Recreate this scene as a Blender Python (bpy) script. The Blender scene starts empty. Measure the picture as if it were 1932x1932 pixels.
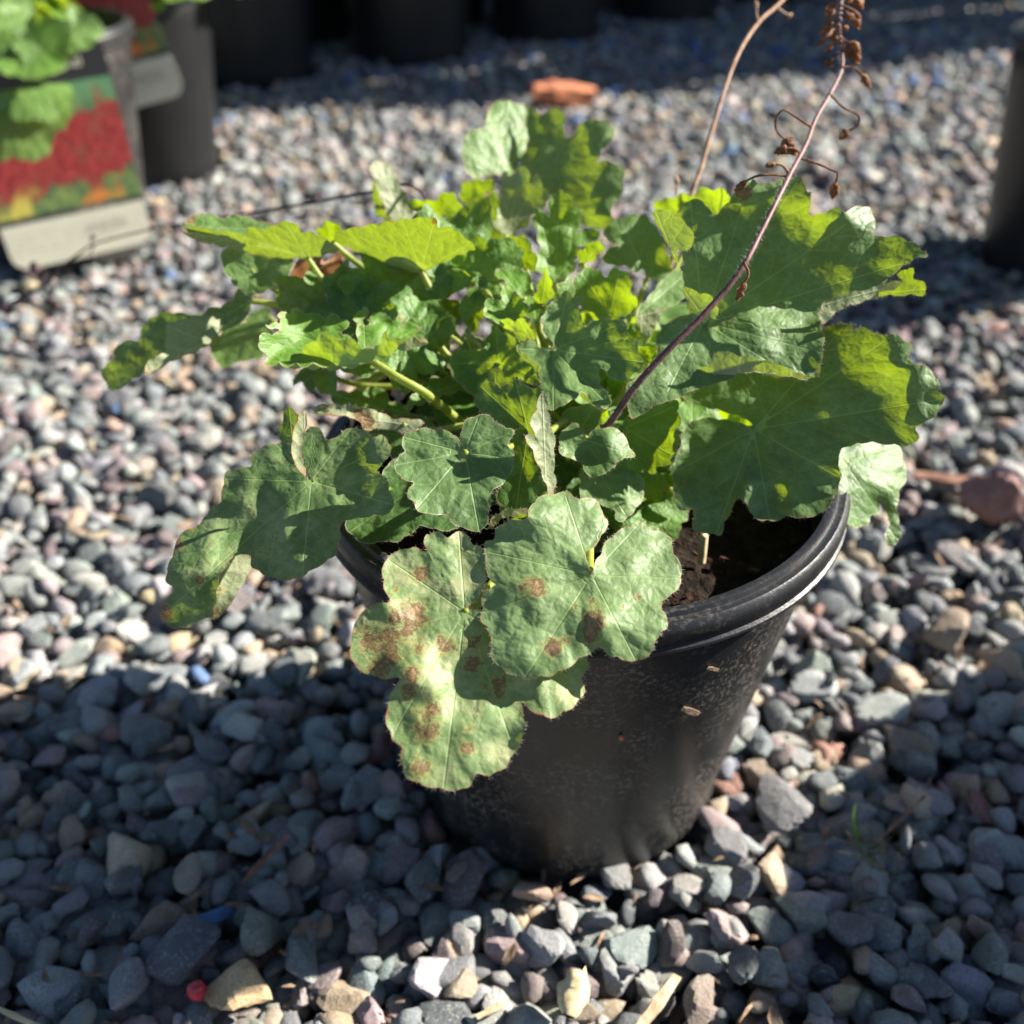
import bpy, math, random
import numpy as np
from mathutils import Vector, Matrix, noise
from mathutils.geometry import delaunay_2d_cdt

random.seed(7); rng = np.random.default_rng(7)
R = math.radians
CM = 0.01

# ------------------------------------------------------------------ camera, world, sun, exposure
scene = bpy.context.scene
FPX, MID = 1850.0, 966.0                      # focal length and image middle, on a 1932 px wide picture
PITCH = R(36.8)
CAM = np.array([-2.16, -26.2, 31.0])          # cm
cd = bpy.data.cameras.new('camera'); cam = bpy.data.objects.new('camera', cd)
scene.collection.objects.link(cam); scene.camera = cam
cam.location = tuple(CAM*CM); cam.rotation_euler = (R(90)-PITCH, 0, 0)
cd.sensor_width = 36; cd.lens = FPX/1932*36; cd.clip_start = 0.01; cd.clip_end = 400
cd.dof.use_dof = True; cd.dof.focus_distance = 0.250; cd.dof.aperture_fstop = cd.lens/3.8

SUN_AZ, SUN_EL = R(16.5), R(31)                 # sun stands to the right, a little behind the plant
sv = Vector((math.cos(SUN_EL)*math.cos(SUN_AZ), math.cos(SUN_EL)*math.sin(SUN_AZ), math.sin(SUN_EL)))
world = bpy.data.worlds.new('World'); scene.world = world; world.use_nodes = True
wn = world.node_tree; sky = wn.nodes.new('ShaderNodeTexSky'); sky.sky_type = 'NISHITA'
sky.sun_disc = False; sky.altitude = 1200; sky.air_density = 0.8; sky.dust_density = 0.6; sky.sun_elevation = SUN_EL; sky.sun_rotation = math.atan2(sv.x, sv.y)
bg = wn.nodes['Background']; bg.inputs[1].default_value = 0.05
wn.links.new(sky.outputs[0], bg.inputs[0])
sl = bpy.data.lights.new('sun', 'SUN'); sun = bpy.data.objects.new('sun', sl); scene.collection.objects.link(sun)
sl.energy = 5.0; sl.angle = R(0.5); sl.color = (1.0, 0.94, 0.85)
sun.rotation_euler = (-sv).to_track_quat('-Z', 'Y').to_euler(); sun.location = (1, .3, 2)
scene.view_settings.view_transform = 'Standard'; scene.view_settings.look = 'None'
scene.view_settings.exposure = 1.85; scene.view_settings.gamma = 1
scene.render.engine = 'CYCLES'

# ------------------------------------------------------------------ helpers
col = scene.collection
def link(name, me, mat=None, parent=None, loc=None):
    o = bpy.data.objects.new(name, me); col.objects.link(o)
    if mat is not None and me is not None:
        for m in (mat if isinstance(mat, (list, tuple)) else [mat]):
            if len(me.materials) < len(mat if isinstance(mat, (list, tuple)) else [mat]): me.materials.append(m)
    if parent is not None: o.parent = parent
    if loc is not None: o.location = loc
    return o
def tag(o, label=None, cat=None, group=None, kind=None):
    if label: o['label'] = label
    if cat: o['category'] = cat
    if group: o['group'] = group
    if kind: o['kind'] = kind
    return o
def empty(name, loc, label, cat, group=None):
    o = bpy.data.objects.new(name, None); col.objects.link(o); o.location = loc
    o.empty_display_size = .02
    return tag(o, label, cat, group)
def mesh(name, v, f, smooth=True):
    me = bpy.data.meshes.new(name); me.from_pydata([tuple(p) for p in v], [], [tuple(q) for q in f])
    if smooth: me.polygons.foreach_set('use_smooth', [True]*len(me.polygons))
    me.update(); return me
def ray(px, py):
    x = (px-MID)/FPX; y = (MID-py)/FPX; c, s = math.cos(PITCH), math.sin(PITCH)
    return np.array([x, c+y*s, y*c-s])
def at_y(px, py, y):
    d = ray(px, py); return CAM + d*((y-CAM[1])/d[1])
def at_z(px, py, z):
    d = ray(px, py); return CAM + d*((z-CAM[2])/d[2])

# ------------------------------------------------------------------ node helpers
class NT:
    def __init__(s, name):
        s.m = bpy.data.materials.new(name); s.m.use_nodes = True; s.t = s.m.node_tree; s.t.nodes.clear()
    def n(s, typ, **k):
        nd = s.t.nodes.new('ShaderNode'+typ)
        for a, b in k.items(): setattr(nd, a, b)
        return nd
    def put(s, sock, v):
        if isinstance(v, bpy.types.NodeSocket): s.t.links.new(v, sock)
        elif isinstance(v, (tuple, list)) and sock.type == 'RGBA' and len(v) == 3: sock.default_value = (*v, 1)
        else: sock.default_value = v
    def math(s, op, a, b=0.0, c=None, clamp=False):
        nd = s.n('Math', operation=op, use_clamp=clamp); s.put(nd.inputs[0], a); s.put(nd.inputs[1], b)
        if c is not None: s.put(nd.inputs[2], c)
        return nd.outputs[0]
    def mix(s, f, a, b, mode='MIX'):
        nd = s.n('Mix', data_type='RGBA', blend_type=mode); s.put(nd.inputs[0], f); s.put(nd.inputs[6], a); s.put(nd.inputs[7], b)
        return nd.outputs[2]
    def ss(s, v, lo, hi):
        nd = s.n('MapRange', interpolation_type='SMOOTHSTEP'); s.put(nd.inputs[0], v); s.put(nd.inputs[1], lo); s.put(nd.inputs[2], hi)
        return nd.outputs[0]
    def noise(s, vec, scale, detail=3, rough=.55, out=0):
        nd = s.n('TexNoise'); s.put(nd.inputs['Scale'], scale); s.put(nd.inputs['Detail'], detail); s.put(nd.inputs['Roughness'], rough)
        if vec is not None: s.put(nd.inputs['Vector'], vec)
        return nd.outputs[out]
    def attr(s, name, out='Fac', typ='GEOMETRY'):
        return s.n('Attribute', attribute_name=name, attribute_type=typ).outputs[out]
    def bump(s, h, strength=.3, dist=.001, nrm=None):
        nd = s.n('Bump'); s.put(nd.inputs['Strength'], strength); s.put(nd.inputs['Distance'], dist); s.put(nd.inputs['Height'], h)
        if nrm is not None: s.put(nd.inputs['Normal'], nrm)
        return nd.outputs[0]
    def pbr(s, color, rough=.5, spec=.5, nrm=None):
        nd = s.n('BsdfPrincipled'); s.put(nd.inputs['Base Color'], color); s.put(nd.inputs['Roughness'], rough)
        s.put(nd.inputs['Specular IOR Level'], spec)
        if nrm is not None: s.put(nd.inputs['Normal'], nrm)
        return nd
    def out(s, sh):
        o = s.n('OutputMaterial'); s.t.links.new(sh, o.inputs[0]); return s.m

# ------------------------------------------------------------------ materials
def leaf_material():
    m = NT('leaf')
    lc = m.attr('lc', 'Vector'); vd = m.attr('vd'); vs = m.attr('vs'); ed = m.attr('ed'); sp = m.attr('sp')
    oi = m.n('ObjectInfo'); sc = m.n('SeparateColor'); m.put(sc.inputs[0], oi.outputs['Color'])
    young, brown, pale = sc.outputs[0], sc.outputs[1], sc.outputs[2]
    n1 = m.noise(lc, 1.1, 4); n2 = m.noise(lc, 5.5, 5, .65); n3 = m.noise(lc, 20, 3, .6)
    # veins: main ribs, side ribs that leave them at an angle, a fine net
    prim = m.math('SUBTRACT', 1.0, m.ss(vd, 0.006, 0.030))
    fr = m.math('FRACT', m.math('ADD', m.math('DIVIDE', m.math('SUBTRACT', vs, m.math('MULTIPLY', vd, 0.95)), 0.70), m.math('MULTIPLY', n1, 1.0)))
    secd = m.math('ABSOLUTE', m.math('SUBTRACT', fr, .5))
    sec = m.math('MULTIPLY', m.math('SUBTRACT', 1.0, m.ss(secd, 0.012, 0.05)), 0.75)
    vo = m.n('TexVoronoi', feature='DISTANCE_TO_EDGE'); m.put(vo.inputs['Vector'], lc); m.put(vo.inputs['Scale'], 3.1)
    net = m.math('MULTIPLY', m.math('SUBTRACT', 1.0, m.ss(vo.outputs[0], 0.0, 0.06)), 0.42)
    vein = m.math('MAXIMUM', prim, m.math('MAXIMUM', sec, net))
    pillow = m.math('MULTIPLY', m.ss(secd, 0.0, .42), m.ss(vd, 0.0, .30))          # blade puckers up between the ribs
    pillow = m.math('ADD', pillow, m.math('MULTIPLY', m.ss(vo.outputs[0], 0, .28), .5))
    # top side
    green = m.mix(m.ss(n1, .35, .68), (.034, .092, .020), (.078, .175, .036))
    glau = m.mix(m.ss(n2, .35, .7), (.080, .155, .058), (.185, .275, .115))
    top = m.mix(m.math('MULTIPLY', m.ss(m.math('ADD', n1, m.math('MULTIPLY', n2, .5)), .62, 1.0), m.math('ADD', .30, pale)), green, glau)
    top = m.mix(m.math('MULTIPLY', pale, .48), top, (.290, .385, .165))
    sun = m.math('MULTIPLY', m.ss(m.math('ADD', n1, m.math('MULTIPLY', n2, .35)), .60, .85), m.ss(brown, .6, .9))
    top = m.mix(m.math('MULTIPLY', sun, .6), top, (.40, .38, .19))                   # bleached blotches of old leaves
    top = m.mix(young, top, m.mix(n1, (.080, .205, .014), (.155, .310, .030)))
    top = m.mix(m.math('MULTIPLY', vein, .34), top, (.235, .350, .115)); top = m.mix(m.math('MULTIPLY', prim, .35), top, (.30, .42, .16))
    top = m.mix(m.math('MULTIPLY', m.ss(n3, .58, .72), .22), top, (.36, .43, .27))
    # under side
    und = m.mix(n2, (.210, .245, .130), (.320, .345, .205))
    und = m.mix(m.math('MULTIPLY', young, .6), und, (.22, .31, .08))
    und = m.mix(m.math('MULTIPLY', vein, .6), und, (.47, .48, .31))
    # dead brown spots with crisp rims and a yellow halo, red brown margin
    sv_ = m.math('ADD', sp, m.math('ADD', m.math('MULTIPLY', m.math('SUBTRACT', n2, .5), 1.35), m.math('MULTIPLY', m.math('SUBTRACT', n3, .5), .55)))
    halo = m.math('MULTIPLY', m.ss(sv_, .20, .46), .55)
    spm = m.math('MULTIPLY', m.ss(sv_, .43, .56), .82); core = m.ss(sv_, .62, .85)
    bcol = m.mix(core, m.mix(m.ss(n3, .4, .6), (.090, .046, .022), (.210, .105, .048)), m.mix(m.ss(n3, .35, .65), (.23, .115, .052), (.40, .235, .135)))
    edn = m.math('ADD', ed, m.math('MULTIPLY', m.math('SUBTRACT', n1, .40), .50))
    em = m.math('MULTIPLY', m.math('SUBTRACT', 1.0, m.ss(edn, -.02, .05)), brown)
    thin = m.math('MULTIPLY', m.math('SUBTRACT', 1.0, m.ss(ed, .010, .030)), .75)
    ecol = m.mix(n2, (.20, .065, .028), (.40, .16, .07))
    geo = m.n('NewGeometry'); back = geo.outputs['Backfacing']
    base = m.mix(back, top, und)
    base = m.mix(halo, base, (.36, .34, .10))
    base = m.mix(thin, base, m.mix(m.ss(m.math('ADD', n1, m.math('MULTIPLY', brown, .4)), .5, .7), (.40, .40, .22), (.34, .17, .10)))
    base = m.mix(em, base, ecol); base = m.mix(spm, base, bcol)
    h = m.math('ADD', m.math('MULTIPLY', n3, .14), m.math('ADD', m.math('MULTIPLY', n2, .55), m.math('ADD', m.math('SUBTRACT', m.math('MULTIPLY', pillow, .55), m.math('MULTIPLY', prim, .5)), m.math('MULTIPLY', n1, 1.8))))
    h = m.math('SUBTRACT', h, m.math('MULTIPLY', spm, .5))
    nrm = m.bump(h, .32, .0013)
    p = m.pbr(base, m.math('ADD', .38, m.math('MULTIPLY', n2, .24)), .42, nrm)
    tr = m.n('BsdfTranslucent')
    tc = m.mix(young, m.mix(n2, (.165, .265, .001), (.33, .42, .002)), (.42, .58, .003))
    tc = m.mix(m.math('MULTIPLY', vein, .55), tc, (.46, .58, .03)); tc = m.mix(m.math('MAXIMUM', spm, em), tc, (.20, .07, .01))
    m.put(tr.inputs[0], tc); m.put(tr.inputs['Normal'], nrm)
    mx = m.n('MixShader'); m.put(mx.inputs[0], m.math('ADD', .33, m.math('MULTIPLY', young, .10))); m.t.links.new(p.outputs[0], mx.inputs[1]); m.t.links.new(tr.outputs[0], mx.inputs[2])
    return m.out(mx.outputs[0])
def simple_mat(name, c1, c2, scale=60, rough=.6, spec=.3, trans=None, bump=.2, bd=.001):
    m = NT(name); tc = m.n('TexCoord').outputs['Object']
    nz = m.noise(tc, scale, 4, .6)
    p = m.pbr(m.mix(m.ss(nz, .3, .7), c1, c2), rough, spec, m.bump(nz, bump, bd))
    if trans:
        t = m.n('BsdfTranslucent'); m.put(t.inputs[0], trans); x = m.n('MixShader'); m.put(x.inputs[0], .4)
        m.t.links.new(p.outputs[0], x.inputs[1]); m.t.links.new(t.outputs[0], x.inputs[2]); return m.out(x.outputs[0])
    return m.out(p.outputs[0])
def pot_material(name='black_plastic', amt=1.0):
    m = NT(name); tc = m.n('TexCoord').outputs['Object']
    n1 = m.noise(tc, 28, 5, .65); n2 = m.noise(tc, 620, 3, .7); n3 = m.noise(tc, 9, 3)
    mp = m.n('Mapping'); m.put(mp.inputs[0], tc); mp.inputs['Scale'].default_value = (60, 60, 6)
    st = m.noise(mp.outputs[0], 1.0, 3)
    dust = m.math('MULTIPLY', m.ss(n1, .36, .60), m.ss(n2, .505, .60))
    dust = m.math('ADD', m.math('MULTIPLY', dust, .62*amt), m.math('MULTIPLY', m.ss(st, .52, .8), .20*amt), clamp=True)
    c = m.mix(dust, m.mix(n3, (.0065, .0068, .0075), (.014, .014, .0145)), (.16, .14, .115))
    r = m.math('ADD', .32, m.math('MULTIPLY', dust, .5))
    p = m.pbr(c, m.math('ADD', r, m.math('MULTIPLY', n1, .12)), .4, m.bump(m.math('ADD', n2, m.math('MULTIPLY', n1, .4)), .25, .0004))
    return m.out(p.outputs[0])
def stone_material(per_object):
    m = NT('stone_single' if per_object else 'stone_mass')
    if per_object:
        oi = m.n('ObjectInfo'); c = oi.outputs['Color']
        va = m.n('VectorMath', operation='SCALE'); cb = m.n('CombineXYZ')
        for i in range(3): m.put(cb.inputs[i], oi.outputs['Random'])
        m.put(va.inputs[0], cb.outputs[0]); m.put(va.inputs['Scale'], 50.0)
        ad = m.n('VectorMath', operation='ADD'); m.put(ad.inputs[0], m.n('TexCoord').outputs['Object']); m.put(ad.inputs[1], va.outputs[0])
        tc = ad.outputs[0]; sc_a, sc_b, sc_c = 1.1, 9.0, 30.0
    else:
        c = m.attr('col', 'Color'); tc = m.n('TexCoord').outputs['Object']; sc_a, sc_b, sc_c = 130.0, 1100.0, 3800.0
    n1 = m.noise(tc, sc_a, 4, .6); n2 = m.noise(tc, sc_b, 4, .7); n3 = m.noise(tc, sc_c, 2, .6)
    f = m.math('ADD', .58, m.math('MULTIPLY', n1, .84))
    c2 = m.mix(1.0, c, f, 'MULTIPLY')
    c2 = m.mix(m.math('MULTIPLY', m.ss(n2, .53, .62), m.math('MULTIPLY', m.ss(n1, .36, .58), .8)), c2, (.40, .385, .36))
    c2 = m.mix(m.math('MULTIPLY', m.ss(n2, .30, .44), .0), c2, (.02, .02, .02))
    dk = m.math('MULTIPLY', m.math('SUBTRACT', 1.0, m.ss(n3, .38, .50)), .72); c2 = m.mix(dk, c2, (.035, .036, .040))
    h = m.math('ADD', n2, m.math('MULTIPLY', n3, .5))
    p = m.pbr(c2, .78, .25, m.bump(m.math('ADD', h, m.math('MULTIPLY', n1, 1.6)), .7, .0011))
    return m.out(p.outputs[0])
def ground_material():
    m = NT('ground'); tc = m.n('TexCoord').outputs['Object']
    vo = m.n('TexVoronoi'); m.put(vo.inputs['Vector'], tc); m.put(vo.inputs['Scale'], 75.0)
    sx = m.n('SeparateColor'); m.put(sx.inputs[0], vo.outputs['Color'])
    c = m.mix(sx.outputs[0], (.035, .035, .036), (.12, .115, .11)); c = m.mix(m.math('MULTIPLY', m.ss(sx.outputs[1], .8, .9), .7), c, (.22, .17, .12))
    p = m.pbr(c, .9, .2, m.bump(vo.outputs['Distance'], .8, .008))
    return m.out(p.outputs[0])
def label_material():
    """flat print: dark head strip, a picture of red flowers over greens, a dark title line, a cream foot"""
    m = NT('printed_label'); tc = m.n('TexCoord').outputs['Object']
    sx = m.n('SeparateXYZ'); m.put(sx.inputs[0], tc); x = sx.outputs[0]; z = sx.outputs[2]   # card lies in x,z, metres, z=0 at foot
    n = m.noise(tc, 70, 5, .65); nb = m.noise(tc, 28, 3, .6); nf = m.noise(tc, 190, 4, .7)
    grn = m.mix(m.ss(n, .35, .65), (.040, .110, .060), (.26, .34, .09))
    grn = m.mix(m.ss(z, .098, .128), grn, m.mix(n, (.055, .16, .095), (.18, .36, .16)))
    red = m.mix(m.ss(nf, .35, .62), (.20, .018, .020), (.42, .055, .055)); red = m.mix(m.math('MULTIPLY', m.ss(n, .5, .68), .55), red, (.10, .13, .05))
    d = m.math('ADD', m.math('MULTIPLY', m.math('ABSOLUTE', m.math('SUBTRACT', z, .082)), -20.0), m.math('ADD', m.math('MULTIPLY', nb, 1.6), m.math('MULTIPLY', n, .8)))
    pic = m.mix(m.ss(d, .52, .70), grn, red)
    low = m.math('MULTIPLY', m.math('SUBTRACT', 1.0, m.ss(z, .048, .066)), m.ss(nb, .50, .58))
    pic = m.mix(low, pic, m.mix(m.ss(x, -.01, .01), (.62, .52, .10), (.62, .22, .05)))
    cream = m.mix(n, (.66, .63, .46), (.74, .71, .55))
    ln = m.math('MULTIPLY', m.ss(m.math('SINE', m.math('MULTIPLY', z, 1500.0)), .2, .6), m.ss(nf, .45, .55))
    zone = m.math('MULTIPLY', m.ss(z, .009, .012), m.math('SUBTRACT', 1.0, m.ss(z, .026, .029)))
    cream = m.mix(m.math('MULTIPLY', m.math('MULTIPLY', ln, zone), .45), cream, (.25, .25, .21))
    c = m.mix(m.ss(z, .0355, .036), cream, (.030, .034, .036))
    c = m.mix(m.ss(z, .0400, .0405), c, pic)
    c = m.mix(m.ss(z, .1290, .1295), c, (.028, .028, .032))
    return m.out(m.pbr(c, .32, .5).outputs[0])

M_LEAF = leaf_material()
M_HAIR = simple_mat('leaf_hair', (.55, .55, .45), (.68, .68, .58), 300, .5, .3, trans=(.6, .62, .45), bump=0)
M_PET = simple_mat('petiole', (.24, .30, .045), (.36, .40, .085), 200, .45, .4, trans=(.42, .50, .03), bump=.1)
M_STALK = simple_mat('flower_stalk', (.085, .034, .031), (.170, .080, .068), 260, .55, .35, bump=.3)
M_TAN = simple_mat('dry_stalk', (.30, .17, .10), (.46, .30, .20), 300, .7, .2, bump=.3)
M_DRY = simple_mat('dried_flower', (.12, .055, .028), (.30, .16, .085), 700, .75, .2, trans=(.30, .13, .04), bump=.6)
M_DARKST = simple_mat('dark_dead_stalk', (.035, .018, .020), (.085, .045, .050), 300, .65, .3, bump=.3)
M_BROWNLEAF = simple_mat('dried_leaf', (.26, .115, .055), (.50, .30, .17), 160, .6, .35, trans=(.30, .13, .05), bump=.8, bd=.002)
M_POT = pot_material(); M_RIM = pot_material('rim_plastic', .35); M_POT2 = pot_material('clean_black_plastic', .04)
M_SOIL = simple_mat('soil', (.007, .005, .004), (.026, .017, .012), 220, .95, .1, bump=1.0, bd=.004)
M_BARK = simple_mat('bark_chip', (.11, .052, .034), (.30, .17, .12), 160, .85, .15, bump=.7)
M_CRUMB = simple_mat('soil_crumb', (.020, .011, .008), (.085, .045, .032), 300, .95, .1, bump=.8)
M_FLAKE = simple_mat('bark_flake', (.12, .080, .052), (.27, .19, .125), 240, .9, .1, bump=.6)
M_WOOD = simple_mat('wood_chip', (.30, .21, .12), (.56, .43, .28), 240, .8, .2, bump=.6)
M_STRAW = simple_mat('straw', (.42, .34, .18), (.58, .48, .29), 300, .6, .3, bump=.3)
M_RED = simple_mat('red_fruit', (.32, .006, .020), (.55, .02, .05), 500, .35, .5, bump=.5)
M_GRASS = simple_mat('grass_blade', (.07, .15, .03), (.14, .24, .05), 300, .5, .3, trans=(.2, .35, .02), bump=.1)
M_DRYGRASS = simple_mat('withered_grass', (.09, .085, .045), (.20, .18, .10), 400, .8, .1, bump=.3)
M_BRICK = simple_mat('brick', (.36, .10, .055), (.52, .23, .11), 90, .85, .2, bump=.6)
M_STONE1 = stone_material(True); M_STONE2 = stone_material(False)
M_GROUND = ground_material(); M_LABEL = label_material()
M_PRINT = simple_mat('cream_print', (.60, .58, .46), (.66, .64, .52), 50, .5, .3, bump=0)
M_INK = simple_mat('grey_print', (.20, .20, .17), (.24, .24, .20), 50, .5, .3, bump=0)
M_CLEAR = simple_mat('pale_card_edge', (.30, .31, .28), (.36, .37, .33), 50, .3, .5, bump=0)

# ------------------------------------------------------------------ ground and gravel
g = 60.0
gm = mesh('ground', [(-g, -g, 0), (g, -g, 0), (g, g, 0), (-g, g, 0)], [(0, 1, 2, 3)], False)
ground = link('gravel_ground', gm, M_GROUND, None, (0, 0, -0.016)); tag(ground, kind='structure')
GZ = -0.016

def ico(sub):
    import bmesh
    bm = bmesh.new(); bmesh.ops.create_icosphere(bm, subdivisions=sub, radius=1)
    v = np.array([x.co[:] for x in bm.verts]); f = np.array([[x.index for x in p.verts] for p in bm.faces]); bm.free()
    return v, f
def stone_shape(dirs, r, rough=.0, p=70.):
    """crushed stone: a sphere cut by random planes, edges softened"""
    k = r.integers(6, 11); nr = r.normal(size=(k, 3)); nr /= np.linalg.norm(nr, axis=1)[:, None]
    dist = r.uniform(.55, .92, k)
    dp = dirs@nr.T; q = np.where(dp > .05, dist/np.maximum(dp, .05), 9.)
    q = np.c_[q, np.full(len(dirs), 1.38)]
    rad = (np.sum(q**-p, axis=1))**(-1/p)
    v = dirs*rad[:, None]
    if rough:
        o = r.uniform(0, 99, 3)
        v *= np.array([1+rough*noise.noise(Vector(d*2.2+o))+rough*.5*noise.noise(Vector(d*5+o)) for d in dirs])[:, None]
    v *= r.uniform((.85, .68, .48), (1.30, 1.02, .82))
    return v
def rand_rot(r, n, tilt):
    out = np.zeros((n, 3, 3))
    for i in range(n):
        out[i] = np.array((Matrix.Rotation(r.uniform(0, 6.283), 3, 'Z') @ Matrix.Rotation(r.normal()*tilt, 3, 'X') @ Matrix.Rotation(r.normal()*tilt, 3, 'Y') @ Matrix.Rotation(r.uniform(0, 6.283), 3, 'Z')))
    return out
PAL = [((.172, .190, .188), .34), ((.300, .306, .290), .27), ((.092, .102, .106), .06), ((.300, .232, .220), .11), ((.165, .132, .130), .04),
       ((.390, .305, .205), .075), ((.330, .250, .172), .045), ((.420, .400, .355), .04), ((.280, .140, .100), .008), ((.080, .170, .330), .004)]
def stone_colors(r, n, ys=None):
    w = np.array([p[1] for p in PAL]); w /= w.sum(); k = r.choice(len(PAL), n, p=w)
    c = np.array([p[0] for p in PAL])[k]
    if ys is not None: c = np.where(((ys > 88) & (r.uniform(size=n) < .05))[:, None], np.array([.06, .15, .36]), c)
    return np.clip(c*r.uniform(.72, 1.28, n)[:, None]*(1+r.normal(size=(n, 3))*.04), .02, .8)

POTS = []     # (x, y, foot radius) cm: no stones there
LA, LB = at_z(30, 514, 1.0), at_z(290, 455, 1.5); LA2, LB2 = at_z(150, 232, 6.6), at_z(352, 178, 8.5)      # lower corners of the two labels
def behind(a_, b_, dist):
    d_ = (b_-a_)[:2]; d_ = d_/np.linalg.norm(d_); m_ = (a_+b_)[:2]/2; return tuple(m_+np.array([-d_[1], d_[0]])*dist)
MAINPOT = (0, 0); LEFTPOT = behind(LA, LB, 7.0); RIGHTPOT = (42.0, 49.5); SIDEPOT = (49.5, -.8)
ROW = [(-57.5, 100), (-36.5, 112.5), (-16.5, 124), (3, 138), (23, 153), (43, 169)]
GAP_ROW = [(x+2, y+25) for x, y in ROW[:5]]  # second row of pots, added so the gaps in the first go shade-dark
BACKPOT = behind(LA2, LB2, 7.9)
POTS = [(*MAINPOT, 5.8), (*LEFTPOT, 5.6), (*RIGHTPOT, 5.6), (*SIDEPOT, 5.6), (*BACKPOT, 5.6)] + [(x, y, 7.6) for x, y in ROW+GAP_ROW]

SPECIAL = [  # name, px, py, half size cm (long, wide, high), colour, label, spin
 ('stone', 455, 1872, (1.22, .98, .85), (.50, .36, .19), 'rounded pale yellow stone beside a small red fruit', .15),
 ('stone', 1865, 975, (1.75, 1.7, 2.0), (.26, .125, .105), 'big round reddish brown stone right of the potted plant', 1.2),
 ('stone', 338, 1792, (1.35, .95, .62), (.135, .140, .155), 'large smooth oval slate grey stone in the shade', .75),
 ('stone', 402, 1722, (.78, .42, .35), (.075, .160, .330), 'slender blue dyed pebble among grey gravel', .6),
 ('stone', 1322, 1895, (1.12, .62, .40), (.245, .195, .155), 'flat brown rectangular stone beside a split wood chip', 1.0),
 ('stone', 243, 1868, (.95, .75, .62), (.27, .27, .27), 'black and white speckled granite stone in the shade', 1.3),
 ('stone', 345, 1650, (.62, .92, .5), (.37, .32, .235), 'upright beige diamond shaped pebble in the shade', .1),
 ('stone', 1790, 1200, (1.25, 1.1, 1.0), (.30, .23, .16), 'blocky tan stone with a lit top near the red stone', .2),
 ('stone', 1485, 1520, (1.2, 1.35, .8), (.205, .200, .195), 'large speckled grey stone in the shade right of pot', .3),
 ('stone', 1012, 1683, (.85, .42, .45), (.38, .265, .19), 'small tan brick shaped pebble at the foot of the pot', 0.05),
]
sp_pos = [at_z(s[1], s[2], .3) for s in SPECIAL]

V1, F1 = ico(1) if False else ico(2); V2, F2 = ico(3); VL, FL = ico(1)
VL, FL = ico(2) if False else (VL, FL)
def scatter():
    r = np.random.default_rng(12); pts = []; s0 = 1.0
    y = -16.0; row = 0
    while y < 196:
        s = s0 if y < 40 else 1.0+min(1, (y-40)/40)*.22
        hw = 22 + max(0, (y+12))*.47 + 7
        n = int(2*hw/s)
        x = -hw + (np.arange(n)+.5*(row % 2))*s + r.uniform(-.5, .5, n)*s
        yy = y + r.uniform(-.5, .5, n)*s
        pts.append(np.c_[x, yy]); y += s*.87; row += 1
    P = np.concatenate(pts)
    # open patch for the side pot's shade, all within the same field
    keep = np.ones(len(P), bool)
    for px, py, pr in POTS: keep &= np.hypot(P[:, 0]-px, P[:, 1]-py) > pr+.25
    P = P[keep]; n = len(P)
    size = np.clip(r.lognormal(-.25, .27, n), .42, 1.22)*(1+.2*np.clip((P[:, 1]-40)/40, 0, 1))
    z = r.uniform(-.70, .05, n) + (size-1)*.12
    for q, sdat in zip(sp_pos, SPECIAL):
        d = np.hypot(P[:, 0]-q[0], P[:, 1]-q[1]); rr = max(sdat[3][:2])
        size = np.where(d < rr+.35, np.minimum(size, .6), size); z = np.where(d < rr+.35, -.75, z)
    for px, py, pr in POTS:
        d = np.hypot(P[:, 0]-px, P[:, 1]-py)-pr; z = np.where((d < 1.0), z-.1, z); size = np.where(d < .9, np.minimum(size, .8), size)
    return P, size, z, r
P, SZ, Z, r_ = scatter(); NS = len(P)
RT = rand_rot(r_, NS, .42); CO = stone_colors(r_, NS, P[:, 1])
# how large each stone shows
d = np.c_[P, Z] - CAM; c_, s_ = math.cos(PITCH), math.sin(PITCH)
zc = d[:, 1]*c_ - d[:, 2]*s_; X = MID+FPX*d[:, 0]/zc; Y = MID-FPX*(d[:, 1]*s_+d[:, 2]*c_)/zc
show = FPX*SZ/zc; infr = (X > 5) & (X < 1927) & (Y > 5) & (Y < 1927)
hid = ((np.hypot((X-1110)/500, (Y-1010)/420) < 1) | ((abs(X-1080) < 330) & (Y > 900) & (Y < 1590)))
rank = np.where(infr & ~hid, show*(1+Z*.35), 0); order = np.argsort(-rank)
single = order[:300]; issingle = np.zeros(NS, bool); issingle[single] = True
protos = []
rp = np.random.default_rng(5)
for k in range(26):
    me = mesh('stone_%02d' % k, stone_shape(V2, rp, .035)*.74, F2, False); me.materials.append(M_STONE1); protos.append(me)
for i in single:
    o = bpy.data.objects.new('stone', protos[rp.integers(len(protos))]); col.objects.link(o)
    o.parent = ground; s = SZ[i]*CM
    o.matrix_local = Matrix.Translation((P[i, 0]*CM, P[i, 1]*CM, Z[i]*CM-GZ)) @ Matrix(RT[i].tolist()).to_4x4() @ Matrix.Scale(s, 4)
    o.color = (*CO[i], 1)
def mass(idx, dirs, faces, nvar, seed):
    r = np.random.default_rng(seed); sh = np.array([stone_shape(dirs, r)*.74 for _ in range(nvar)])
    k = r.integers(nvar, size=len(idx))
    v = np.einsum('nij,nvj->nvi', RT[idx], sh[k]*SZ[idx][:, None, None]) + np.c_[P[idx], Z[idx]][:, None, :]
    f = faces[None]+ (np.arange(len(idx))*len(dirs))[:, None, None]
    c = np.repeat(CO[idx], len(dirs), axis=0)
    return v.reshape(-1, 3)*CM, f.reshape(-1, 3), c
rest = np.where(~issingle)[0]; near = rest[P[rest, 1] < 32]; far = rest[P[rest, 1] >= 32]
a = mass(near, V1, F1, 90, 1); b = mass(far, VL, FL, 120, 2)
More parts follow.
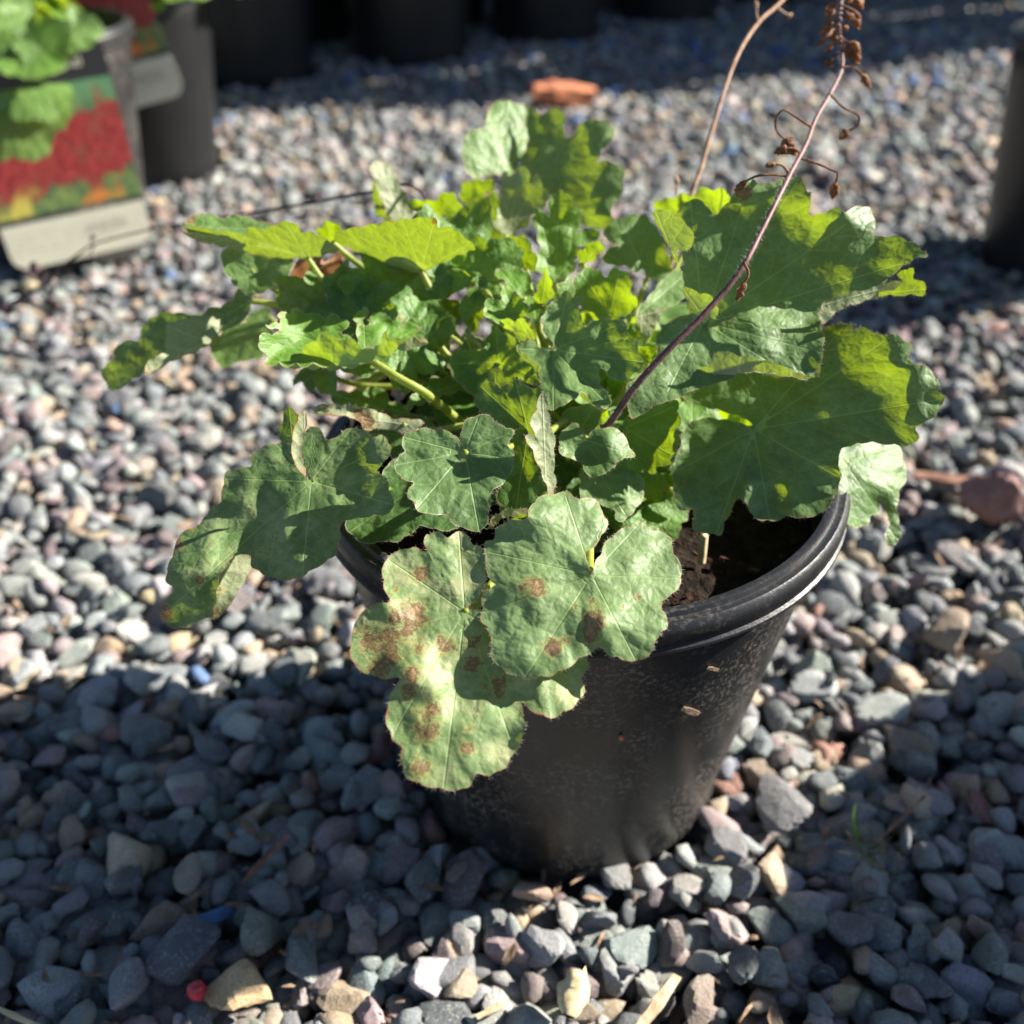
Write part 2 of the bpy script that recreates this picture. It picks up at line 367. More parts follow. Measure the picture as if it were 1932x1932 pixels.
lowi = np.where(P[:, 1] < 75)[0]; SP, SSZ, SZZ = P.copy(), SZ.copy(), Z.copy()
P = P+np.array([.6, .5]); SZ = np.full(NS, 1.15); Z = np.full(NS, -1.05)
for px_, py_, pr_ in POTS: lowi = lowi[np.hypot(P[lowi, 0]-px_, P[lowi, 1]-py_) > pr_+.6]
cl = mass(lowi, VL, FL, 40, 3); P, SZ, Z = SP, SSZ, SZZ
# a lower bed that fills the gaps
vv = np.concatenate([a[0], b[0], cl[0]]); ff = np.concatenate([a[1], b[1]+len(a[0]), cl[1]+len(a[0])+len(b[0])]); cc = np.concatenate([a[2], b[2], cl[2]])
print('gravel tris', len(ff), 'near', len(near), 'far', len(far))
gmesh = bpy.data.meshes.new('gravel'); gmesh.vertices.add(len(vv)); gmesh.vertices.foreach_set('co', vv.ravel())
gmesh.loops.add(ff.size); gmesh.loops.foreach_set('vertex_index', ff.ravel().astype(np.int32))
gmesh.polygons.add(len(ff)); gmesh.polygons.foreach_set('loop_start', np.arange(0, ff.size, 3, dtype=np.int32))
gmesh.polygons.foreach_set('loop_total', np.full(len(ff), 3, dtype=np.int32)); gmesh.update(calc_edges=True)
ca = gmesh.attributes.new('col', 'FLOAT_COLOR', 'POINT'); ca.data.foreach_set('color', np.c_[cc, np.ones(len(cc))].ravel().astype(np.float32))
gravel = link('gravel', gmesh, M_STONE2, ground, (0, 0, -GZ)); tag(gravel, 'mixed grey, pink and tan crushed gravel', kind='stuff')

lr = np.random.default_rng(61); lv = []; lf = []
for i in range(420):
    y_ = -14+lr.uniform()**1.6*110; x_ = lr.uniform(-1, 1)*(20+max(0, y_+12)*.45); s_ = lr.uniform(.12, .5); a_ = lr.uniform(0, 6.283); k_ = len(lv); w_ = s_*lr.uniform(.15, .5)
    ca_, sa_ = math.cos(a_), math.sin(a_); z_ = lr.uniform(-.1, .42); tl = lr.normal()*.35
    for u_, w2, dz in ((-1, -.4, 0), (-.3, -1, .06), (.8, -.7, 0), (1, .3, .03), (.1, 1, .08), (-.8, .6, 0)):
        dx, dy = u_*s_, w2*w_; lv.append(((x_+dx*ca_-dy*sa_)*CM, (y_+dx*sa_+dy*ca_)*CM, (z_+dz+dx*tl)*CM))
    lf.append(tuple(range(k_, k_+6)))
lit = link('dry_litter', mesh('dry_litter', lv, lf, False), M_FLAKE, ground, (0, 0, -GZ)); tag(lit, 'dry brown plant crumbs between the stones', kind='stuff')
rp = np.random.default_rng(21)
for (nm, px, py, hs, c, lab, spin), q in zip(SPECIAL, sp_pos):
    v = stone_shape(V2, rp, .05, 45. if 'rectang' in lab or 'diamond' in lab or 'brick' in lab else 9.); v = v/np.abs(v).max(axis=0)*np.array(hs)*1.0
    me = mesh('stone_special', v, F2, False)
    o = link(nm, me, M_STONE1, None); o.scale = (CM, CM, CM); o.rotation_euler = (0, 0, spin)
    o.location = (q[0]*CM, q[1]*CM, (hs[2]*.72-.12)*CM); o.color = (*c, 1); tag(o, lab, 'stone')

# ------------------------------------------------------------------ pots
def lathe(prof, n=96, close=True):
    v = []; f = []
    for (rr, z) in prof:
        for i in range(n):
            t = 2*math.pi*i/n; v.append((rr*math.cos(t)*CM, rr*math.sin(t)*CM, z*CM))
    m_ = len(prof)
    for j in range(m_-1 if not close else m_):
        for i in range(n):
            a0 = j*n+i; a1 = j*n+(i+1) % n; b0 = ((j+1) % m_)*n+i; b1 = ((j+1) % m_)*n+(i+1) % n
            f.append((a0, a1, b1, b0))
    return v, f
def pot_meshes(h, rb, rt, mat=None):
    """thin walled nursery pot: tapered wall, stepped rolled rim, foot"""
    z0 = -.35
    wall = [(rb-.5, z0), (rb-.05, z0), (rb+.02, z0+.15), (rb+.05, z0+1.2)]
    for k in range(1, 9): t = k/8; wall.append((rb+.05+(rt-.42-rb)*t, z0+1.2+(h-2.0-z0)*t))
    wall += [(rt-.40, h-.75), (rt-.55, h-.75)]
    for k in range(8, 0, -1): t = k/8; wall.append((rb-.15+(rt-.42-rb)*t, z0+1.2+(h-2.0-z0)*t))
    wall += [(rb-.18, z0+.35), (.01, z0+.35), (.01, z0+.02)]
    rim = [(rt-.50, h-.95), (rt-.16, h-1.02), (rt+.03, h-1.05), (rt+.07, h-1.0), (rt+.055, h-.93), (rt-.03, h-.86),
           (rt+.02, h-.70), (rt+.03, h-.42), (rt-.02, h-.24), (rt-.14, h-.14), (rt-.26, h-.16), (rt-.34, h-.14), (rt-.40, h-.02), (rt-.50, h), (rt-.62, h-.04), (rt-.66, h-.2), (rt-.66, h-.9)]
    a = mesh('pot_wall', *lathe(wall)); b = mesh('pot_rim', *lathe(rim))
    a.materials.append(mat or M_POT); b.materials.append(mat or M_RIM)
    return a, b
def smooth_angle(o):
    m = o.modifiers.new('edges', 'EDGE_SPLIT'); m.split_angle = R(38)
def make_pot(h, rb, rt, name='nursery_pot', mat=None):
    wa, ri = pot_meshes(h, rb, rt, mat)
    def build(loc, label, group=None):
        e = empty(name, loc, label, 'pot', group)
        for nm, me in (('wall', wa), ('rim', ri)):
            o = link(nm, me, None, e); smooth_angle(o)
        return e
    return build
PH = 14.0
main_pot = make_pot(PH, 6.05, 8.35)((0, 0, 0), 'black plastic nursery pot holding the large leafy plant')
build_b = make_pot(16.6, 5.9, 8.15); build_dark = make_pot(16.6, 5.9, 8.15, mat=M_POT2); build_big = make_pot(21.5, 7.9, 10.3, mat=M_POT2)

def soil(x, y, z, r, label, n=28, seed=0, parent=None):
    rr = np.random.default_rng(seed); v = [(0, 0, .12*CM)]; f = []
    rings = 7
    for j in range(1, rings+1):
        for i in range(n):
            t = 2*math.pi*i/n; q = r*j/rings
            v.append((q*math.cos(t)*CM, q*math.sin(t)*CM, rr.uniform(-.22, .22)*CM*(j < rings)))
    for i in range(n): f.append((0, 1+i, 1+(i+1) % n))
    for j in range(rings-1):
        for i in range(n): f.append((1+j*n+i, 1+(j+1)*n+i, 1+(j+1)*n+(i+1) % n, 1+j*n+(i+1) % n))
    o = link('potting_soil', mesh('soil', v, f), M_SOIL, None, (x*CM, y*CM, z*CM))
    return tag(o, label, 'soil', kind='stuff')
soil(0, 0, 11.9, 7.42, 'dark crumbly potting soil in the large plant pot', seed=3)
# bark crumbs on the soil
rr = np.random.default_rng(8); v = []; f = []
for i in range(170):
    t = rr.uniform(0, 6.28); q = 7.1*math.sqrt(rr.uniform(0, 1)); s = rr.uniform(.08, .26)
    M = Matrix.Translation((q*math.cos(t)*CM, q*math.sin(t)*CM, rr.uniform(.05, .25)*CM)) @ Matrix(rand_rot(rr, 1, .5)[0].tolist()).to_4x4()
    b0 = len(v)
    for dx in (-1, 1):
        for dy in (-1, 1):
            for dz in (-1, 1): v.append(M @ Vector((dx*s*CM*rr.uniform(.7, 1), dy*s*.45*CM*rr.uniform(.6, 1), dz*s*.25*CM)))
    f += [(b0+a_, b0+b_, b0+c_, b0+d_) for a_, b_, c_, d_ in ((0, 1, 3, 2), (4, 6, 7, 5), (0, 4, 5, 1), (2, 3, 7, 6), (0, 2, 6, 4), (1, 5, 7, 3))]
o = link('bark_crumbs', mesh('bark_crumbs', v, f, False), M_CRUMB, None, (0, 0, 11.95*CM)); tag(o, 'reddish brown bark crumbs scattered on the potting soil', 'bark', kind='stuff')

# ------------------------------------------------------------------ leaf builder
CROPS = {'F': (0, 0, 3024), 'O': (0, 0, 1100), 'S': (1000, 0, 1100), 'T': (1924, 0, 1100), 'P': (300, 900, 1100), 'Q': (900, 1400, 1100), 'R': (1800, 700, 1100), 'U': (1100, 600, 900)}
def px(crop, pts):
    x0, y0, w = CROPS[crop]; k = 1932/3024
    return [((x0+x*w/1932)*k, (y0+y*w/1932)*k) for x, y in pts]
def catmull(pts, step):
    p = np.array(pts); n = len(p); out = []
    for i in range(n):
        a, b, c, d_ = p[i-1], p[i], p[(i+1) % n], p[(i+2) % n]
        m = max(2, int(np.hypot(*(c-b))/step))
        for k in range(m):
            t = k/m; q = .5*((2*b)+(-a+c)*t+(2*a-5*b+4*c-d_)*t*t+(-a+3*b-3*c+d_)*t**3)
            l = b+(c-b)*t
            out.append(.72*q+.28*l)
    return np.array(out)
def inside(poly, q):
    x, y = q[:, 0], q[:, 1]; r = np.zeros(len(q), bool); j = len(poly)-1
    for i in range(len(poly)):
        xi, yi = poly[i]; xj, yj = poly[j]
        if yi != yj:
            m = ((yi > y) != (yj > y)) & (x < (xj-xi)*(y-yi)/(yj-yi)+xi); r ^= m
        j = i
    return r
def seg_dist(q, a, b):
    ab = b-a; t = np.clip(((q-a)@ab)/max(ab@ab, 1e-9), 0, 1); pr = a+t[:, None]*ab
    return np.linalg.norm(q-pr, axis=1), t*np.linalg.norm(ab)
class Buf:
    def __init__(s): s.v = []; s.f = []; s.mi = []; s.lc = []; s.vd = []; s.vs = []; s.ed = []; s.sp = []; s.n = 0
    def add(s, v, f, mi, lc, vd, vs, ed, sp):
        s.v.append(v); s.f += [tuple(i+s.n for i in t) for t in f]; s.mi += [mi]*len(f)
        s.lc.append(lc); s.vd.append(vd); s.vs.append(vs); s.ed.append(ed); s.sp.append(sp); s.n += len(v)
    def build(s, name, parent, origin, color, mats):
        v = np.concatenate(s.v)-origin
        me = bpy.data.meshes.new(name); me.from_pydata((v*CM).tolist(), [], s.f)
        me.polygons.foreach_set('use_smooth', [True]*len(s.f)); me.polygons.foreach_set('material_index', s.mi)
        for m in mats: me.materials.append(m)
        for nm, arr in (('vd', s.vd), ('vs', s.vs), ('ed', s.ed), ('sp', s.sp)):
            at = me.attributes.new(nm, 'FLOAT', 'POINT'); at.data.foreach_set('value', np.concatenate(arr).astype(np.float32))
        at = me.attributes.new('lc', 'FLOAT_VECTOR', 'POINT'); at.data.foreach_set('vector', np.concatenate(s.lc).astype(np.float32).ravel())
        me.update(); o = bpy.data.objects.new(name, me); col.objects.link(o); o.parent = parent
        o.location = tuple((origin-np.array(parent.location)/CM)*CM); o.color = (*color, 1)
        return o
def nz(a, b, c): return noise.noise(Vector((a, b, c)))
LEAFN = 0
def patch(buf, pts, hub, n, y0=None, through=None, side='top', cup=0., bumps=(), wave=.12, curl=.13, teeth=.055, spots=(), tips=None, step=8., hairs=True, seed=0, veins=True):
    """a leaf blade, or one folded part of it: outline traced on its own plane in space, then curved"""
    n = np.array(n, float); n /= np.linalg.norm(n)
    H = at_y(*hub, y0) if through is None else at_y(*through[:2], through[2])
    hub_d = ray(*hub); tH = ((H-CAM)@n)/(hub_d@n); HP = CAM+hub_d*tH
    sc = tH/FPX                                       # cm per pixel at the hub
    ol = catmull(pts, 5.)
    # crenate teeth along the margin
    if teeth:
        cen = ol.mean(axis=0); seg = np.hypot(*(np.roll(ol, -1, 0)-ol).T); s = np.r_[0, np.cumsum(seg)[:-1]]*sc
        tot = s[-1]+seg[-1]*sc; k = max(6, round(tot/.52))
        tan = np.roll(ol, -2, 0)-np.roll(ol, 2, 0); nr = np.c_[tan[:, 1], -tan[:, 0]]; nr /= np.linalg.norm(nr, axis=1)[:, None]+1e-9
        area = .5*np.sum(ol[:, 0]*np.roll(ol[:, 1], -1)-np.roll(ol[:, 0], -1)*ol[:, 1])
        if area < 0: nr = -nr
        ph = s/tot*k + .35*np.array([nz(u*1.3, seed*3.1, 0) for u in s])
        amp = teeth*1.7*(1+.7*np.array([nz(u*1.9, 7, seed*1.7) for u in s]))
        w = np.abs(np.sin(math.pi*ph)); w = w**.7-.6
        ol = ol+nr*(w*amp/sc)[:, None]
    ol = np.round(ol, 3)
    # interior points
    lo, hi = ol.min(0), ol.max(0); gx = np.arange(lo[0], hi[0], step); gy = np.arange(lo[1], hi[1], step*.87)
    G = np.array([(x+(j % 2)*step*.5+nz(x*.37, y*.41, 1)*step*.3, y+nz(x*.37, y*.41, 5)*step*.3) for j, y in enumerate(gy) for x in gx])
    # veins
    hubp = np.array(hub)
    if tips is None:
        so = catmull(pts, 9.); rad = np.hypot(*(so-hubp).T); L = len(rad); kk = max(2, L//22)
        rs = np.array([rad[np.arange(i-2, i+3) % L].mean() for i in range(L)])
        tips = [tuple(so[i]) for i in range(L) if rs[i] >= rs[np.arange(i-kk, i+kk+1) % L].max() and rs[i] > .42*rs.max()]
    vp = []
    for tpt in tips:
        tpt = np.array(tpt); L = np.hypot(*(tpt-hubp)); m = int(L/(step*.8))
        vp += [hubp+(tpt-hubp)*t for t in np.linspace(0, .96, max(m, 2))]
    G = G[inside(ol, G)]
    bd = np.full(len(G), 1e9)
    for q in ol[::1]: bd = np.minimum(bd, np.hypot(*(G-q).T))
    G = G[bd > step*.55]
    vp = np.array(vp) if len(vp) else np.zeros((0, 2))
    if len(vp):
        vp = vp[inside(ol, vp)]
        if len(vp):
            vb = np.min(np.hypot(vp[:, None, 0]-ol[None, :, 0], vp[:, None, 1]-ol[None, :, 1]), axis=1); vp = vp[vb > step*.5]
        if len(vp) and len(G):
            dm = np.min(np.hypot(G[:, None, 0]-vp[None, :, 0], G[:, None, 1]-vp[None, :, 1]), axis=1); G = G[dm > step*.5]
    allp = np.concatenate([ol, vp, G]) if len(G) else np.concatenate([ol, vp])
    nb = len(ol)
    rv, re, rf, ov, oe, of = delaunay_2d_cdt([Vector(q) for q in allp], [], [list(range(nb))], 1, 1e-4)
    q = np.array([x[:] for x in rv]); faces = [list(x) for x in rf]
    # space positions on the plane
    D = np.array([ray(*u) for u in q]); t = ((H-CAM)@n)/(D@n); B = CAM+D*t[:, None]
    ax = np.cross([0, 0, 1.], n); ax = ax/np.linalg.norm(ax) if np.linalg.norm(ax) > .05 else np.array([1., 0, 0]); ay = np.cross(n, ax)
    loc = np.c_[(B-HP)@ax, (B-HP)@ay]
    TB = np.array([ray(*u) for u in tips]) if len(tips) else np.zeros((0, 3))
    vd = np.full(len(q), 9.); vs = np.zeros(len(q)); cols = np.zeros(len(q))
    for i, dd in enumerate(TB):
        w = CAM+dd*(((H-CAM)@n)/(dd@n)); e = np.array([(w-HP)@ax, (w-HP)@ay])
        dist, al = seg_dist(loc, np.zeros(2), e); m = dist < vd; vd[m] = dist[m]; vs[m] = al[m]+i*.21
    if not veins or not len(TB): vd[:] = 5
    ed = np.full(len(q), 1e9)
    for i in range(nb):
        dist, _ = seg_dist(q, ol[i], ol[(i+1) % nb]); ed = np.minimum(ed, dist)
    ed = ed*sc
    rmax = np.linalg.norm(loc, axis=1).max(); rr = np.linalg.norm(loc, axis=1)/rmax
    dl = cup*rr**2
    for (bx, by, sg, am) in bumps: dl = dl+am*np.exp(-((q[:, 0]-bx)**2+(q[:, 1]-by)**2)/(2*sg*sg))
    sd = seed*7.31
    w1 = np.array([nz(a*.55, b*.55, sd) for a, b in loc]); w2 = np.array([nz(a*1.7, b*1.7, sd+9) for a, b in loc])
    dl = dl + wave*(w1*2.3*np.clip(rr*1.3, .2, 1.2)+w2*.75)
    dl = dl + .045*(1-np.exp(-(vd/.34)**2))*min(1, rmax/2.5)
    cn = np.array([nz(a*.8+3, b*.8, sd+21) for a, b in loc]); dl = dl + curl*np.exp(-ed/.22)*(cn*1.6+.25)
    Pn = B-D/np.linalg.norm(D, axis=1)[:, None]*dl[:, None]
    # winding: faces look towards n when side is top
    out = []
    for fc in faces:
        a, b, c = Pn[fc[0]], Pn[fc[1]], Pn[fc[2]]
        tow = np.dot(np.cross(b-a, c-a), CAM-a) > 0
        out.append(fc if tow == (side == 'top') else fc[::-1])
    spv = np.zeros(len(q))
    for sx_, sy_, sr, am in spots: spv = np.maximum(spv, am*np.exp(-((q[:, 0]-sx_)**2+(q[:, 1]-sy_)**2)/(2*sr*sr)))
    lc = np.c_[loc+seed*13.7, np.full(len(q), seed*3.3)]
    buf.add(Pn, out, 0, lc, vd, vs, ed, spv)
    if hairs:
        hr = np.random.default_rng(seed+100); hv = []; hf = []
        idx = [i for i in range(len(q)) if ed[i] < 1e-3]
        ctr = Pn.mean(axis=0)
        omap = {}
        for k in range(len(ov)):
            for oi in ov[k]: omap[oi] = k
        for i in range(nb):
            if i not in omap: continue
            k0 = omap[i]; k1 = omap.get((i+1) % nb, k0); p0, p1 = Pn[k0], Pn[k1]; tv = p1-p0; ln = np.linalg.norm(tv)
            if ln < 1e-5 or ln > .6: continue
            tv /= ln; nn_ = n; ov_ = np.cross(tv, nn_)
            e2 = ol[(i+1) % nb]-ol[i]; on = np.array([e2[1], -e2[0]]); on /= np.hypot(*on)+1e-9
            if inside(ol, (ol[i]+e2*.5+on*1.5)[None])[0]: on = -on
            dp = CAM+ray(*(ol[i]+on*4))*t.mean()-(CAM+ray(*ol[i])*t.mean()); dp /= np.linalg.norm(dp)
            for _ in range(int(hr.integers(0, 3))):
                b0 = p0+(p1-p0)*hr.uniform(); L = hr.uniform(.04, .11); dr = dp+hr.normal(size=3)*.35; dr /= np.linalg.norm(dr)
                wv = tv*.0028; k = len(hv); hv += [b0-wv, b0+wv, b0+dr*L]; hf.append((k, k+1, k+2))
        if hv:
            z0 = np.zeros(len(hv)); buf.add(np.array(hv), hf, 1, np.zeros((len(hv), 3)), z0, z0, z0, z0)
    return HP, n
def tube(ctrl, rads, sides=8, hair=0, seed=0, hairlen=.12):
    """smooth tube through 3d points in cm"""
    c = np.array(ctrl, float); m = len(c); pts = []; rd = []
    for i in range(m-1):
        a, b, d_, e = c[max(i-1, 0)], c[i], c[i+1], c[min(i+2, m-1)]
        for k in range(6):
            t = k/6; pts.append(.5*((2*b)+(-a+d_)*t+(2*a-5*b+4*d_-e)*t*t+(-a+3*b-3*d_+e)*t**3)); rd.append(rads[i]+(rads[i+1]-rads[i])*t)
    pts.append(c[-1]); rd.append(rads[-1]); pts = np.array(pts)
    v = []; f = []; up = np.array([.3, .2, 1.])
    for i, p in enumerate(pts):
        tg = pts[min(i+1, len(pts)-1)]-pts[max(i-1, 0)]; tg /= np.linalg.norm(tg)+1e-9
        a = np.cross(tg, up); a /= np.linalg.norm(a)+1e-9; b = np.cross(tg, a)
        for k in range(sides):
            th = 2*math.pi*k/sides; v.append(p+(a*math.cos(th)+b*math.sin(th))*rd[i])
    L = len(pts)
    for i in range(L-1):
        for k in range(sides): f.append((i*sides+k, i*sides+(k+1) % sides, (i+1)*sides+(k+1) % sides, (i+1)*sides+k))
    f.append(tuple(range(sides-1, -1, -1))); f.append(tuple((L-1)*sides+k for k in range(sides)))
    mi = [0]*len(f)
    if hair:
        hr = np.random.default_rng(seed)
        for _ in range(hair):
            i = hr.integers(0, L-1); u = hr.uniform(); k = hr.integers(sides); b0 = np.array(v[i*sides+k])*(1-u)+np.array(v[(i+1)*sides+k])*u
            cc_ = pts[i]*(1-u)+pts[i+1]*u; o_ = b0-cc_; o_ /= np.linalg.norm(o_)+1e-9; o_ = o_+hr.normal(size=3)*.35; tg = pts[i+1]-pts[i]; tg /= np.linalg.norm(tg)+1e-9
            q = len(v); v += [b0-tg*.0026, b0+tg*.0026, b0+o_*hr.uniform(.5, 1)*hairlen]; f.append((q, q+1, q+2)); mi.append(1)
    return v, f, mi
def tube_obj(name, parent, ctrl, rads, mats, origin, **k):
    v, f, mi = tube(ctrl, rads, **k); me = mesh(name, (np.array(v)-origin)*CM, f); me.polygons.foreach_set('material_index', mi)
    for m in mats: me.materials.append(m)
    o = bpy.data.objects.new(name, me); col.objects.link(o); o.parent = parent; return o

plant = empty('heuchera_plant', (0, 0, 12*CM), 'large green lobed leafy plant growing in the black pot', 'plant')
CROWN = np.array([0.3, .6, 12.4])
def leaf(patches, color=(0, .3, .3), pet=None, prad=.105, parent=None, crown=None, petiole=True):
    """patches: list of dicts for patch(); first one carries the petiole"""
    global LEAFN; LEAFN += 1; buf = Buf(); first = None
    for i, p in enumerate(patches):
        p = dict(p)
        if color[0] >= .4: p['teeth'] = p.get('teeth', .055)*1.5; p['curl'] = .24; p['wave'] = p.get('wave', .12)*1.35
        p.setdefault('seed', LEAFN+i*.37*10); p['seed'] = int(p['seed']*10) % 997
        hp, n = patch(buf, **p)
        if i == 0: first = (hp, n, p.get('side', 'top'))
    hp, n, sd = first; par = parent or plant
    o = buf.build('leaf', par, hp, color, [M_LEAF, M_HAIR])
    if petiole:
        back = -n if sd == 'top' else n*.2
        if pet is None:
            r = np.random.default_rng(LEAFN); c = (CROWN if crown is None else crown)+np.r_[r.normal(size=2)*.9, 0]
            mid = hp*.5+c*.5+np.array([0, 0, 1.0])+back*.5
            ctrl = [hp-0*n, hp+back*.35+(c-hp)*.12, mid, c]
        else: ctrl = [hp]+[at_y(*q) for q in pet]+[CROWN]
        rads = [prad*.9]+[prad]*(len(ctrl)-2)+[prad*1.2]
        tube_obj('petiole', o, ctrl, rads, [M_PET, M_HAIR], hp, hair=260, seed=LEAFN)
    return o
# ------------------------------------------------------------------ the leaves of the main plant
q = lambda c, x, y: px(c, [(x, y)])[0]
def sp(c, lst): return [(*q(c, x, y), r*.3638, a) for x, y, r, a in lst]
def bp(c, lst): return [(*q(c, x, y), s*(.2976 if c == 'U' else .3638), a) for x, y, s, a in lst]

# spotted leaf hanging over the front rim
leaf([dict(pts=px('Q', [(850,690),(900,640),(935,560),(945,470),(925,380),(870,370),(850,320),(800,300),(740,325),(690,300),(630,310),(620,350),(635,400),(560,380),(500,395),(430,430),(405,500),(410,580),(440,655),(380,675),(310,710),(265,760),(245,850),(232,920),(260,990),(330,1040),(430,1060),(505,1060),(460,1110),(430,1190),(425,1290),(455,1370),(500,1420),(500,1500),(530,1570),(620,1615),(720,1635),(790,1640),(850,1620),(890,1560),(960,1560),(1040,1520),(1090,1440),(1130,1370),(1140,1280),(1120,1180),(1160,1215),(1220,1250),(1290,1262),(1370,1220),(1420,1180),(1450,1130),(1440,1060),(1470,980),(1440,930),(1300,880),(1100,790),(950,715),(870,702)]),
      hub=q('Q', 830, 715), n=(.05,-.42,.9), y0=-9.0, cup=-.5, wave=.14, teeth=.035,
      tips=px('Q', [(800,300),(430,440),(245,860),(470,1330),(720,1635),(1090,1440),(1430,1100)]),
      bumps=bp('Q', [(900,1100,150,-.25),(560,1060,90,.3),(420,680,80,.2),(1120,1180,70,-.3),(300,900,120,-.2)]),
      spots=[(x_,y_,r_*1.35,a_*.8) for x_,y_,r_,a_ in sp('Q', [(605,520,28,1),(480,740,40,1),(560,730,48,1.1),(540,790,40,.9),(350,860,60,.75),(440,850,60,.8),(390,1000,45,.8),(450,960,40,.8),(560,1040,30,1),(540,1120,30,.9),(650,1230,50,.8),(630,1330,45,.9),(680,1170,30,.6),(840,1420,24,1.1),(1010,1080,28,1),(1000,1130,26,.9),(880,870,35,.8),(870,990,40,.8),(730,890,32,.9),(920,1090,30,.6),(600,1530,38,.8),(760,900,30,.6),(700,850,14,1.1),(590,905,30,.7),(810,420,14,.8),(480,600,16,.7),(860,1330,30,.6)])])],
     color=(0,.85,.95))
# rounded leaf over it, two brown burns
leaf([dict(pts=px('Q', [(1485,510),(1455,430),(1490,380),(1550,310),(1568,240),(1530,180),(1520,130),(1470,125),(1420,130),(1380,100),(1300,100),(1200,130),(1165,190),(1160,230),(1070,235),(1000,280),(985,330),(940,350),(930,410),(945,470),(950,540),(1000,575),(940,600),(920,660),(920,760),(965,830),(965,920),(1000,990),(1060,1030),(1140,1060),(1230,1050),(1290,1040),(1380,990),(1460,935),(1540,900),(1590,945),(1650,960),(1730,970),(1810,910),(1815,860),(1875,800),(1870,730),(1850,660),(1910,620),(1956,540),(1935,440),(1900,370),(1895,320),(1800,290),(1760,255),(1720,260),(1640,290),(1580,330),(1545,390),(1515,450),(1498,505)]),
      hub=q('Q', 1490, 525), n=(.08,-.36,.93), y0=-8.3, cup=-.35, wave=.13, teeth=.045,
      tips=px('Q', [(1350,100),(940,400),(920,720),(1140,1060),(1720,970),(1950,540),(1740,256)]),
      bumps=bp('Q', [(1560,760,80,.28),(1480,450,50,.25),(1400,980,90,.15),(1200,600,120,.15),(1250,180,120,.35)]),
      spots=sp('Q', [(1500,760,45,1),(1480,830,40,.95),(1290,900,40,.95),(1200,590,40,.95),(1120,590,16,.9),(1160,560,24,.8),(1490,660,18,.7),(1660,690,12,.9),(1730,640,14,.9),(1410,690,14,.8),(1350,860,30,.5)]))],
     color=(.02,.35,.9))
# big leaf reaching out to the left, one lobe folded
leaf([dict(pts=px('P', [(1065,895),(1040,810),(1040,700),(1085,630),(1130,640),(1160,700),(1220,690),(1260,650),(1330,640),(1380,660),(1400,690),(1450,675),(1500,730),(1480,800),(1425,860),(1470,890),(1495,960),(1515,1040),(1490,1080),(1400,1095),(1310,1110),(1250,1120),(1240,1180),(1215,1290),(1150,1340),(1100,1370),(1040,1410),(960,1430),(870,1410),(780,1360),(775,1310),(720,1290),(650,1340),(605,1430),(590,1540),(570,1620),(540,1620),(440,1675),(340,1665),(295,1580),(350,1520),(375,1470),(335,1430),(350,1340),(380,1270),(400,1200),(480,1150),(510,1140),(540,1090),(590,1040),(620,1020),(630,930),(645,870),(690,850),(770,840),(770,790),(830,740),(920,715),(960,700),(1000,720),(1005,800),(1050,890)]),
      hub=q('P', 1090, 915), n=(-.22,-.36,.9), y0=-4.3, cup=-.5, wave=.16, teeth=.035,
      tips=px('P', [(1300,640),(1500,730),(1515,1040),(1040,1410),(330,1600),(630,900),(900,715)]),
      bumps=bp('P', [(760,1180,110,-.35),(1000,1250,150,.3),(450,1350,160,.25),(1480,760,90,.45),(1490,1000,80,.4),(700,900,120,.25),(850,1010,60,-.2)]),
      spots=sp('P', [(510,1430,18,1.1),(905,1215,14,.9),(840,1290,40,.5),(330,1600,40,.8),(390,1240,30,.9)])),
      dict(pts=px('P', [(780,1330),(720,1285),(650,1340),(605,1430),(585,1560),(568,1632),(640,1590),(700,1500),(760,1400)]), hub=q('P',720,1290), through=(*q('P',740,1310),-5.2), n=(.30,-.70,.60), side='under', teeth=.03, wave=.05, spots=sp('P',[(600,1480,30,.6),(590,1600,30,.7)]), veins=False),
      dict(pts=px('P', [(1060,890),(1000,820),(985,720),(1005,630),(1030,560),(1065,550),(1060,640),(1035,740),(1050,820)]), hub=q('P',1055,880), through=(*q('P',1055,880),-4.4), n=(.75,-.6,.2), side='under', teeth=.03, wave=.05),
      dict(pts=px('P', [(1000,720),(960,710),(925,700),(915,640),(945,600),(945,550),(970,528),(1010,560),(1030,590),(1000,660)]), hub=q('P',990,715), through=(*q('P',990,715),-4.0), n=(-.3,-.6,.6), teeth=.03, wave=.05)],
     color=(0,.75,.4))
# leaf with heart shaped notch in the middle front
leaf([dict(pts=px('U', [(575,1560),(555,1490),(560,1440),(600,1370),(680,1340),(750,1350),(790,1400),(850,1415),(900,1445),(870,1500),(860,1535),(895,1580),(890,1650),(870,1720),(840,1770),(770,1810),(750,1870),(744,1925),(722,2040),(683,2084),(622,2072),(536,2047),(475,1986),(440,1970),(365,1974),(292,1949),(262,1900),(225,1864),(231,1803),(260,1770),(182,1742),(150,1700),(140,1640),(170,1600),(210,1575),(185,1530),(190,1480),(240,1450),(310,1430),(380,1430),(450,1440),(510,1460),(545,1500),(570,1560)]),
      hub=q('U', 585, 1580), n=(-.02,-.55,.83), y0=-4.9, cup=.25, wave=.12, teeth=.035,
      tips=px('U', [(200,1480),(145,1660),(280,1940),(680,2084),(890,1620),(880,1450),(680,1340)]))], color=(0,.2,.35))
